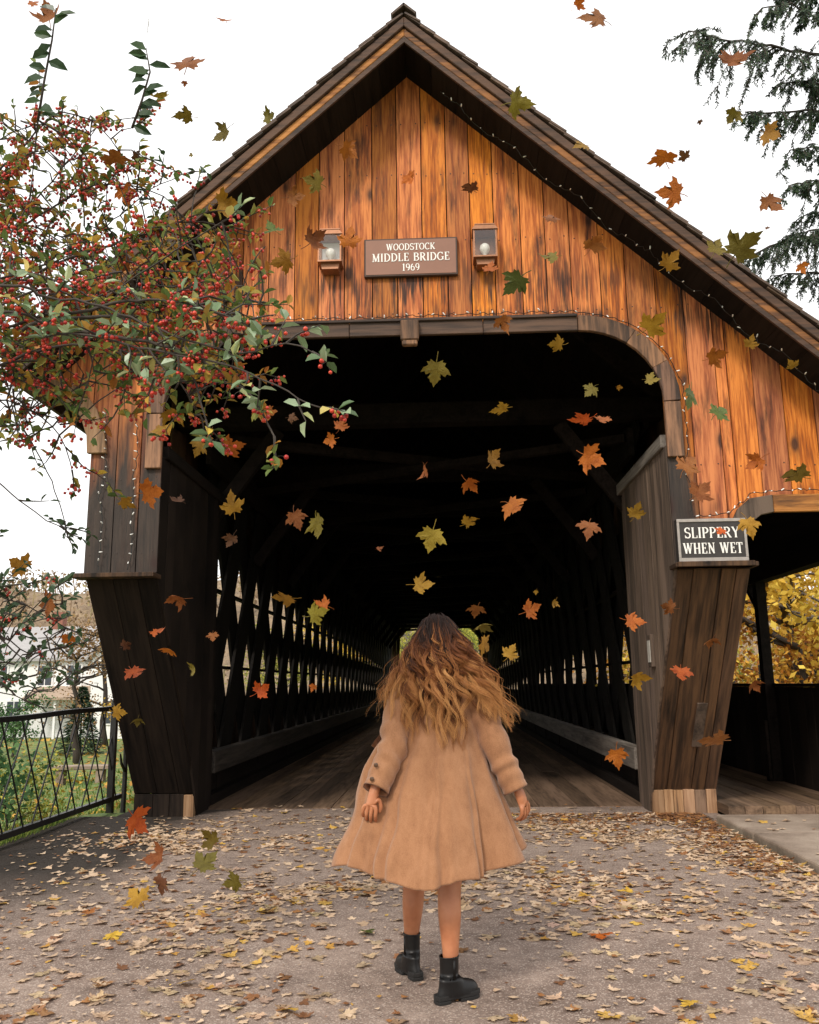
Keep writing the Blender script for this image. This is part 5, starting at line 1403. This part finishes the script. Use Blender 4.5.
col=t.mix(t.math('MULTIPLY',n2,.4),col,t.n('ShaderNodeHueSaturation',{'Value':1.4,'Hue':.51,'Color':oi.outputs['Color']}).outputs[0])
b_=t.bsdf(col,.55,bump=n2,bstr=.3,bdist=.05,Specular_IOR_Level=.3); tr=t.n('ShaderNodeBsdfTranslucent',{'Color':col}).outputs[0]
M['maple']=t.done(t.n('ShaderNodeMixShader',{0:.2,1:b_,2:tr}).outputs[0])
LM=[]
for k in range(9):
    V,F=leaf_geo(k+1); mb=MB(); mb.add(V,F); LM.append(mb.mesh('maple_leaf',M['maple'],True))
GM=[]
for k in range(9):
    V,F=leaf_geo(k+50,True); mb=MB(); mb.add(V,F); GM.append(mb.mesh('fallen_leaf',M['maple'],True))
PAL={'o':((.56,.15,.016),'orange'),'r':((.54,.095,.012),'red orange'),'b':((.34,.11,.025),'brown orange'),'g':((.44,.22,.022),'golden'),'v':((.21,.155,.022),'olive'),'y':((.36,.26,.035),'yellow green'),'d':((.15,.055,.02),'dark brown'),'c':((.12,.15,.03),'green')}
AIR=[
(33,3,12,10,'o','against the sky at the very top of the left upright shoot'),(49,17,24,24,'b','over the tip of the tall leafy shoot'),(148,24,4,14,'v','edge on, high in the sky left of the roof peak'),
(226,20,16,9,'b','alone in the sky between shoots and roof peak'),(187,62,30,24,'b','in the sky just right of the second leafy shoot'),(185,83,6,5,'b','a tiny one under the big leaf beside the second shoot'),
(155,97,24,5,'y','flat edge on, touching the second leafy shoot'),(186,115,19,10,'v','in the sky below the second shoot'),(224,133,17,20,'v','in the sky left of the left roof slope'),(269,117,13,15,'v','close to the left roof slope, highest beside it'),
(191,155,5,5,'v','a tiny speck in the sky above the fine dark twigs'),(125,193,22,22,'o','bright against the top of the berry tree'),(37,145,18,9,'o','over the upper left twigs of the berry tree'),(115,157,24,9,'b','over the berry tree, below the arched limb'),
(137,157,14,10,'d','over the berry tree beside the second shoot base'),(225,203,22,19,'g','where the roof edge leaves the berry tree'),(315,182,20,18,'v','before the gable boards above the left lantern'),(294,198,16,17,'b','before the gable boards, up left of the left lantern'),
(348,150,19,16,'o','before the gable boards near the left soffit'),(273,230,20,13,'c','before the gable boards, level with the lanterns, far left'),(313,240,18,22,'b','touching the left side of the left lantern'),(349,239,20,22,'o','touching the right side of the left lantern'),
(255,265,12,9,'d','small, before the gable boards lower left of the lantern'),(284,261,22,19,'g','before the gable boards left below the left lantern'),(6,218,20,14,'b','at the left edge of the picture in the berry tree'),(47,243,20,13,'d','over dense berries in the upper left crown'),
(124,262,20,15,'b','over the middle of the berry tree'),(208,236,20,16,'g','over the berry tree near the soffit end'),(165,248,22,18,'v','over the right half of the berry tree crown'),(7,257,13,10,'b','near the left picture edge, below another leaf'),
(67,346,18,20,'o','over the lower left crown near pale leaves'),(150,374,22,12,'o','over the berries above the left pillar'),(150,492,24,24,'o','before the right edge of the left pillar'),(126,503,18,13,'g','before the left pillar between its light strands'),
(231,447,24,20,'o','in the dark opening, left of the hanging berry tip'),(199,447,16,18,'g','in the dark opening beside the left pillar top'),(265,414,20,18,'o','over the berries of the hanging tip'),(292,418,10,10,'d','small, right of the hanging berry tip'),
(341,425,15,15,'o','upper of a pair in the dark left of centre'),(330,440,12,13,'o','lower of a pair in the dark left of centre'),(232,505,22,24,'g','in the dark left of centre, above the lattice start'),(296,518,21,19,'b','left of a pair above the left lattice'),
(318,524,16,24,'y','right of a pair above the left lattice'),(178,501,14,5,'d','edge on beside the left pillar'),(232,540,13,14,'d','edge on, diagonal, above the first lattice openings'),(173,412,24,12,'g','under the berry boughs above the portal corner'),
(160,431,18,14,'g','at the inner top edge of the left pillar'),(20,565,15,22,'g','against the sky by the far hill, left edge'),(48,602,20,24,'b','before the far hillside left of the pillar'),(68,638,20,13,'o','before the white house roof'),
(118,712,15,16,'g','where the railing meets the leaning panel'),(138,720,11,8,'v','small, before the left leaning panel near the rail'),(134,673,20,11,'r','before the middle of the left leaning panel'),(126,645,12,12,'d','dim, before the left leaning panel, upper middle'),
(169,650,15,9,'o','before the right edge of the left leaning panel'),(157,632,15,6,'r','thin, before the left leaning panel below its ledge'),(178,598,19,13,'b','before the left jamb, high'),(213,636,10,10,'b','small, at the left end of the lattice'),
(194,669,8,13,'v','narrow, before the left jamb'),(285,598,24,13,'g','before the upper row of lattice openings'),(316,614,18,22,'y','before the lattice, overlapping an orange leaf'),(323,606,15,10,'o','behind the yellow green leaf before the lattice'),
(261,690,16,16,'r','under the lower row of lattice openings'),(313,687,7,8,'o','tiny, under the lattice, left of the coat'),(136,820,14,28,'r','upright, low before the left base stub'),(211,839,18,20,'v','low over the drive before the left deck edge'),
(158,857,23,16,'b','tilted, low over the drive, left of the centre'),(205,863,26,12,'v','flat, low over the leaf litter on the left'),(234,882,18,20,'v','low over the drive, right of the left cluster'),(161,884,17,22,'d','upright in the low left cluster over the drive'),
(137,897,24,14,'g','leftmost low leaf of the cluster over the drive'),(379,549,7,4,'b','tiny, in the dark above the hair'),(579,3,13,10,'o','cut by the top of the picture'),(596,18,28,24,'b','large, high in the sky right of the roof peak'),
(733,62,28,24,'b','before the upper hemlock bough'),(733,115,16,14,'v','before the lower fringe of the hemlock bough'),(770,134,16,20,'g','before the hanging hemlock sprays at right'),(700,122,6,4,'d','tiny speck left of the hemlock'),
(664,156,24,9,'o','left of a close pair in the right sky'),(684,156,13,10,'d','right of a close pair in the right sky'),(673,193,26,24,'o','bright in the sky above the right roof slope'),(770,203,24,24,'b','in the sky below the hemlock, at right'),
(717,248,20,20,'v','smaller of a pair above the right roof slope'),(742,247,34,28,'v','larger of a pair above the right roof slope'),(768,228,6,4,'d','tiny speck between the hemlock and the roof'),(802,267,12,12,'o','small, before the lower hemlock bough'),
(670,262,22,18,'g','before the right soffit, half way down'),(517,103,20,26,'y','diagonal across the right barge board'),(583,145,18,12,'g','just above the right roof edge'),(551,218,16,12,'b','dim, before the gable boards right of the right lantern'),
(593,243,20,14,'b','dim, before the gable boards under the right soffit'),(551,257,18,13,'v','before the gable boards level with the sign'),(516,282,28,22,'c','before the gable boards lower right of the right lantern'),(502,322,18,15,'b','before the lintel right of the keystone'),
(653,325,28,20,'g','before the boards above the right portal curve'),(410,178,12,14,'o','before the gable boards above the name sign'),(470,187,18,6,'d','curved thin one above the right lantern'),(490,268,16,12,'o','touching the foot of the right lantern'),
(435,370,22,26,'v','diagonal in the dark just below the lintel'),(557,344,16,13,'g','under the lintel towards the right curve'),(591,390,16,16,'v','in the dark under the right portal curve'),(651,380,15,11,'y','before the inner edge of the right portal curve'),
(619,387,6,4,'g','tiny, in the dark near the right portal curve'),(690,396,16,24,'c','before the trim right of the portal curve'),(720,412,22,17,'c','before the right boards, lower under the eave'),(714,356,20,16,'o','before the right boards under the soffit'),
(751,343,14,13,'g','at the right soffit near the boards'),(793,365,12,9,'g','small, under the right soffit near the picture edge'),(501,409,19,10,'g','in the dark right of centre, below the tie beam'),(582,420,24,9,'r','flat, left of a pair in the dark right side'),
(603,420,14,9,'b','small, right of a pair in the dark right side'),(492,459,14,20,'g','upright in the dark centre right'),(590,457,25,23,'o','bright and large in the dark near the right brace'),(470,483,17,13,'o','in the dark above the hair, upper'),
(425,470,4,17,'b','upright sliver in the dark centre'),(513,507,25,16,'o','tilted in the dark right of centre'),(469,521,17,12,'g','in the dark above the hair, lower'),(431,537,26,23,'y','large in the dark straight above the hair'),
(589,527,22,17,'b','in the dark left of the right jamb'),(636,512,18,17,'g','before the top of the right jamb'),(688,465,24,20,'b','before the right boards above another leaf'),(699,492,22,22,'b','before the boards above the warning sign'),
(757,462,14,18,'o','before the boards right above the walkway curve'),(796,474,28,17,'v','before the boards near the right picture edge'),(749,525,22,19,'g','touching the upper right corner of the warning sign'),(721,531,12,8,'r','over the lettering of the warning sign'),
(421,586,20,16,'g','close above the hair parting'),(477,609,16,12,'b','close right of the head, upper'),(531,610,18,18,'o','bright, right of the head in the dark'),(554,603,7,9,'g','tiny, right of the bright leaf beside the head'),
(536,592,5,5,'g','tiny, above the bright leaf beside the head'),(482,625,18,9,'v','close right of the head, middle'),(510,653,17,15,'g','right of the hair before the lattice'),(485,645,13,20,'g','touching the hair at its right'),
(633,621,20,16,'o','before the right jamb above the notice box'),(669,607,15,14,'b','at the top of the right leaning panel'),(711,640,14,9,'b','before the right leaning panel, upper part'),(681,673,19,13,'r','before the middle of the right leaning panel'),
(638,678,20,17,'g','before the right jamb below the notice box'),(754,684,14,12,'b','before the half wall top by the post'),(715,740,31,21,'b','large, at the right edge of the right leaning panel'),(617,756,22,22,'o','before the guard rail end on the right')]
MAXD=7.2
for (u,v,w_,h_,ck,anc) in AIR:
    m=max(w_,h_); real=.105 if m>=15 else (.085 if m>9 else .045)
    dep=real*FPX/m*1.02
    dep=min(dep,MAXD if not(400<u<520 and 560<v<760) else 5.5)
    if real<.06: dep=min(dep,5.0)
    P=atd(u,v,dep); sz=m/FPX*dep
    base,cn=PAL[ck]; j=rng.uniform(.52,.88)
    o=bpy.data.objects.new('falling_leaf',rng.choice(LM)); COL.objects.link(o)
    spin=rng.uniform(0,6.283); ratio=min(w_,h_)/m
    tilt=math.acos(max(.16,min(1,ratio*1.02))) if ratio<.86 else rng.uniform(.1,.45)
    if 'diagonal' in anc or 'tilted' in anc: ax=R(40)
    elif h_>w_: ax=R(90)
    else: ax=rng.uniform(-.3,.3)
    F3=Matrix((( _e1.x,_e2.x,-_fw.x),(_e1.y,_e2.y,-_fw.y),(_e1.z,_e2.z,-_fw.z)))
    Mx=F3@Matrix.Rotation(ax,3,'Z')@Matrix.Rotation(tilt*rng.choice((-1,1)),3,'X')@Matrix.Rotation(spin,3,'Z')
    o.matrix_world=Matrix.Translation(P)@Mx.to_4x4()@Matrix.Scale(sz*.96,4)
    o.color=(base[0]*j,base[1]*j*rng.uniform(.9,1.12),base[2]*j,1)
    tag(o,f'{cn} falling leaf {anc}','leaf','maple leaves falling through the air')
# fallen leaves: the largest seen ones each an object, the rest one mass
def dens(x,y):
    n_=mnoise.noise(Vector((x*.75,y*.75,1.7)))+.6*mnoise.noise(Vector((x*1.9,y*1.9,4.1)))
    d=sst(-.35,.75,n_)
    d*=.35+.65*sst(-5.2,-3.2,y)
    d=d*.9+.09
    d*=1-.8*math.exp(-((x-.25)/.55)**2)*(1-sst(-4.6,-2.6,y))      # the trodden middle
    d*=.12+.88*sst(-3.1,-2.3,x)
    d+=1.0*math.exp(-((x-2.75)/.22)**2)*sst(-4.5,-3.2,y)+.55*sst(-1.6,-.8,y)*sst(.4,1.6,x)
    return min(1,d)
pts=[]
while len(pts)<5600:
    x=rng.uniform(-3.4,2.9); y=rng.uniform(-8.6,-.46)
    if y<-6.6 and rng.random()<.6: continue
    if rng.random()<dens(x,y): pts.append((x,y))
for _ in range(60): pts.append((rng.uniform(-2.2,2.2),-.4+abs(rng.gauss(0,.35))))
for _ in range(40): pts.append((rng.uniform(3.1,4.3),rng.uniform(-4,-1.2)))
def gkind(x,y):
    r=rng.random(); rust=.20+.5*math.exp(-((x-2.7)/.3)**2)*sst(-4,-3,y)+.5*sst(-1.5,-.8,y)*sst(.4,1.4,x)
    if r<rust: return 'rust'
    if r<rust+.055: return 'gold'
    return 'tan'
GC={'tan':(.55,.39,.26),'gold':(.56,.33,.085),'rust':(.32,.155,.07)}
def gcol(k):
    c=GC[k]; j=rng.uniform(.72,1.22); return (c[0]*j,c[1]*j*rng.uniform(.93,1.07),c[2]*j*rng.uniform(.85,1.1))
L=[]
for x,y in pts:
    k=gkind(x,y); z=(roadz(x,y) if y<-.42 else .008) if x<2.93 else .042
    s=(rng.uniform(.032,.075)+.03*rng.random()**3)*(1 if k!='rust' else .85)
    if abs(x-.215)<.40 and abs(y+5.78)<.30: continue
    P=Vector((x,y,z)); u,v,d=pix(P); ins=0<u<819 and 0<v<1024
    e=Euler((rng.gauss(0,.10),rng.gauss(0,.10),rng.uniform(0,6.283)))
    L.append((s/d if ins and d>0 else 0,P+Vector((0,0,.006)),e,s,k,gcol(k),rng.randrange(9),u,v))
L.sort(key=lambda a:-a[0])
ZN={'tan':'pale tan','gold':'golden yellow','rust':'rust brown'}
def zone(P):
    sx='left of the woman' if P.x<-.15 else ('right of the woman' if P.x>.55 else 'around the feet of the woman')
    return sx
for sc_,P,e,s,k,c,mi,u,v in L[:285]:
    o=bpy.data.objects.new('fallen_leaf',GM[mi]); COL.objects.link(o); o.location=P; o.rotation_euler=e; o.scale=(s,s,s); o.color=(*c,1)
    tag(o,f'dry {ZN[k]} leaf lying flat on the drive {zone(P)}','leaf','dry leaves on the drive')
for u,v,s,c,lab in ((600,937,.115,(.50,.12,.02),'largest red orange leaf lying on the drive, right of the woman'),(366,933,.09,(.085,.10,.02),'dark green leaf lying on the drive beside her left boot'),
    (88,914,.085,(.36,.13,.03),'brown orange leaf lying on the drive at far left'),(205,861,.10,(.62,.40,.07),'yellow leaf lying in the pale litter at left'),(113,938,.085,(.60,.38,.05),'bright yellow leaf lying on bare grit at lower left'),
    (289,1012,.08,(.55,.33,.06),'yellow leaf lying at the bottom edge left of the boots'),(186,984,.085,(.60,.36,.06),'golden leaf lying in front, straight below the left cluster'),(690,1005,.09,(.62,.38,.06),'yellow leaf lying at the bottom edge right of the boots'),
    (628,893,.085,(.62,.38,.06),'larger yellow leaf lying right of the coat hem'),(585,897,.08,(.60,.34,.06),'smaller yellow leaf lying right of the coat hem')):
    P=atz(u,v,.004); o=bpy.data.objects.new('fallen_leaf',rng.choice(GM)); COL.objects.link(o); o.location=P+Vector((0,0,.012)); o.rotation_euler=(rng.gauss(0,.15),rng.gauss(0,.15),rng.uniform(0,6.28)); o.scale=(s,s,s); o.color=(*c,1)
    tag(o,lab,'leaf','dry leaves on the drive')
mb=MB(); geo=[leaf_geo(k+50,True) for k in range(9)]
geo=[(V[:1]+V[1+len(OUTL):1+2*len(OUTL)],[(0,1+i,1+(i+1)%len(OUTL)) for i in range(len(OUTL))]) for V,F in geo]
ids=[]
KI={'tan':0,'gold':1,'rust':2}
for sc_,P,e,s,k,c,mi,u,v in L[285:]:
    V,F=geo[mi]; R3=e.to_matrix(); b=len(mb.f)
    mb.add([P+R3@(Vector(q)*s) for q in V],F,KI[k])
for _ in range(14000):          # crumbled bits between the whole leaves
    x=rng.uniform(-3.5,2.9); y=rng.uniform(-7.5,-.46)
    if rng.random()>dens(x,y)*.9+.12: continue
    s=rng.uniform(.008,.028); a=rng.uniform(0,6.28); z=roadz(x,y)+.006
    q=[Vector((x+math.cos(a+i*1.57+rng.uniform(-.4,.4))*s*rng.uniform(.5,1.1),y+math.sin(a+i*1.57)*s*rng.uniform(.5,1.1),z+rng.uniform(0,.007))) for i in range(4)]
    mb.add(q,[(0,1,2,3)],KI[gkind(x,y)])
def lm(n,a,b,c): return leafmat(n,[(0,a),(.5,b),(1,c)],.12,.65,.25)
st_=mb.build('fallen_leaves',[lm('tan_litter',(.36,.25,.16),(.55,.39,.26),(.66,.50,.35)),lm('gold_litter',(.42,.22,.05),(.55,.32,.07),(.62,.42,.10)),lm('rust_litter',(.13,.06,.03),(.25,.11,.045),(.36,.17,.06))])
tag(st_,kind='stuff')
# leaves scattered over the lawn
mb=MB()
for _ in range(2200):
    y=rng.uniform(-5,34); x=-3.9-abs(rng.gauss(0,1))*(1.2+.42*(y+6))
    V,F=geo[rng.randrange(9)]; s=rng.uniform(.06,.11)*(1+.02*(y+5)); R3=Euler((rng.gauss(0,.4),rng.gauss(0,.4),rng.uniform(0,6.28))).to_matrix(); P=Vector((x,y,gz(x,y)+.05))
    mb.add([P+R3@(Vector(q)*s) for q in V],F)
tag(mb.build('lawn_leaves',lm('lawn_litter',(.45,.24,.04),(.58,.36,.06),(.40,.18,.05))),kind='stuff')
# ------------------------------------------------------------ sky and light
w=bpy.data.worlds.new('World'); scene.world=w; w.use_nodes=True; nt=w.node_tree; nt.nodes.clear()
out=nt.nodes.new('ShaderNodeOutputWorld'); bg=nt.nodes.new('ShaderNodeBackground')
sky=nt.nodes.new('ShaderNodeTexSky'); sky.sky_type='NISHITA'; sky.sun_disc=False
SUN_EL,SUN_AZ=R(42),R(205)          # azimuth measured clockwise from +Y: behind the camera, slightly to the left
sky.sun_elevation=SUN_EL; sky.sun_rotation=SUN_AZ; sky.dust_density=6; sky.air_density=1.5; sky.ozone_density=1
tc=nt.nodes.new('ShaderNodeTexCoord'); nz=nt.nodes.new('ShaderNodeTexNoise'); nz.inputs['Scale'].default_value=2.2; nz.inputs['Detail'].default_value=5
nt.links.new(tc.outputs['Generated'],nz.inputs['Vector'])
rp=nt.nodes.new('ShaderNodeValToRGB'); rp.color_ramp.elements[0].position=.3; rp.color_ramp.elements[0].color=(8.9,8.8,8.65,1); rp.color_ramp.elements[1].position=.7; rp.color_ramp.elements[1].color=(10.5,10.4,10.3,1)
nt.links.new(nz.outputs[0],rp.inputs[0])
mx=nt.nodes.new('ShaderNodeMix'); mx.data_type='RGBA'; mx.inputs[0].default_value=.88
nt.links.new(sky.outputs[0],mx.inputs[6]); nt.links.new(rp.outputs[0],mx.inputs[7])
nt.links.new(mx.outputs[2],bg.inputs['Color']); bg.inputs['Strength'].default_value=.10
nt.links.new(bg.outputs[0],out.inputs[0])
sd=bpy.data.lights.new('sun','SUN'); sd.energy=1.5; sd.angle=R(10); sd.color=(1,.92,.82)
so=bpy.data.objects.new('sun',sd); COL.objects.link(so)
dirv=Vector((math.sin(SUN_AZ)*math.cos(SUN_EL),math.cos(SUN_AZ)*math.cos(SUN_EL),math.sin(SUN_EL)))
so.rotation_euler=dirv.to_track_quat('Z','Y').to_euler(); so.location=dirv*50
scene.view_settings.view_transform='Standard'; scene.view_settings.look='None'; scene.view_settings.exposure=.68; scene.view_settings.gamma=1
scene.render.engine='CYCLES'; scene.cycles.max_bounces=6; scene.cycles.diffuse_bounces=3; scene.cycles.transparent_max_bounces=8
scene.cycles.use_denoising=True
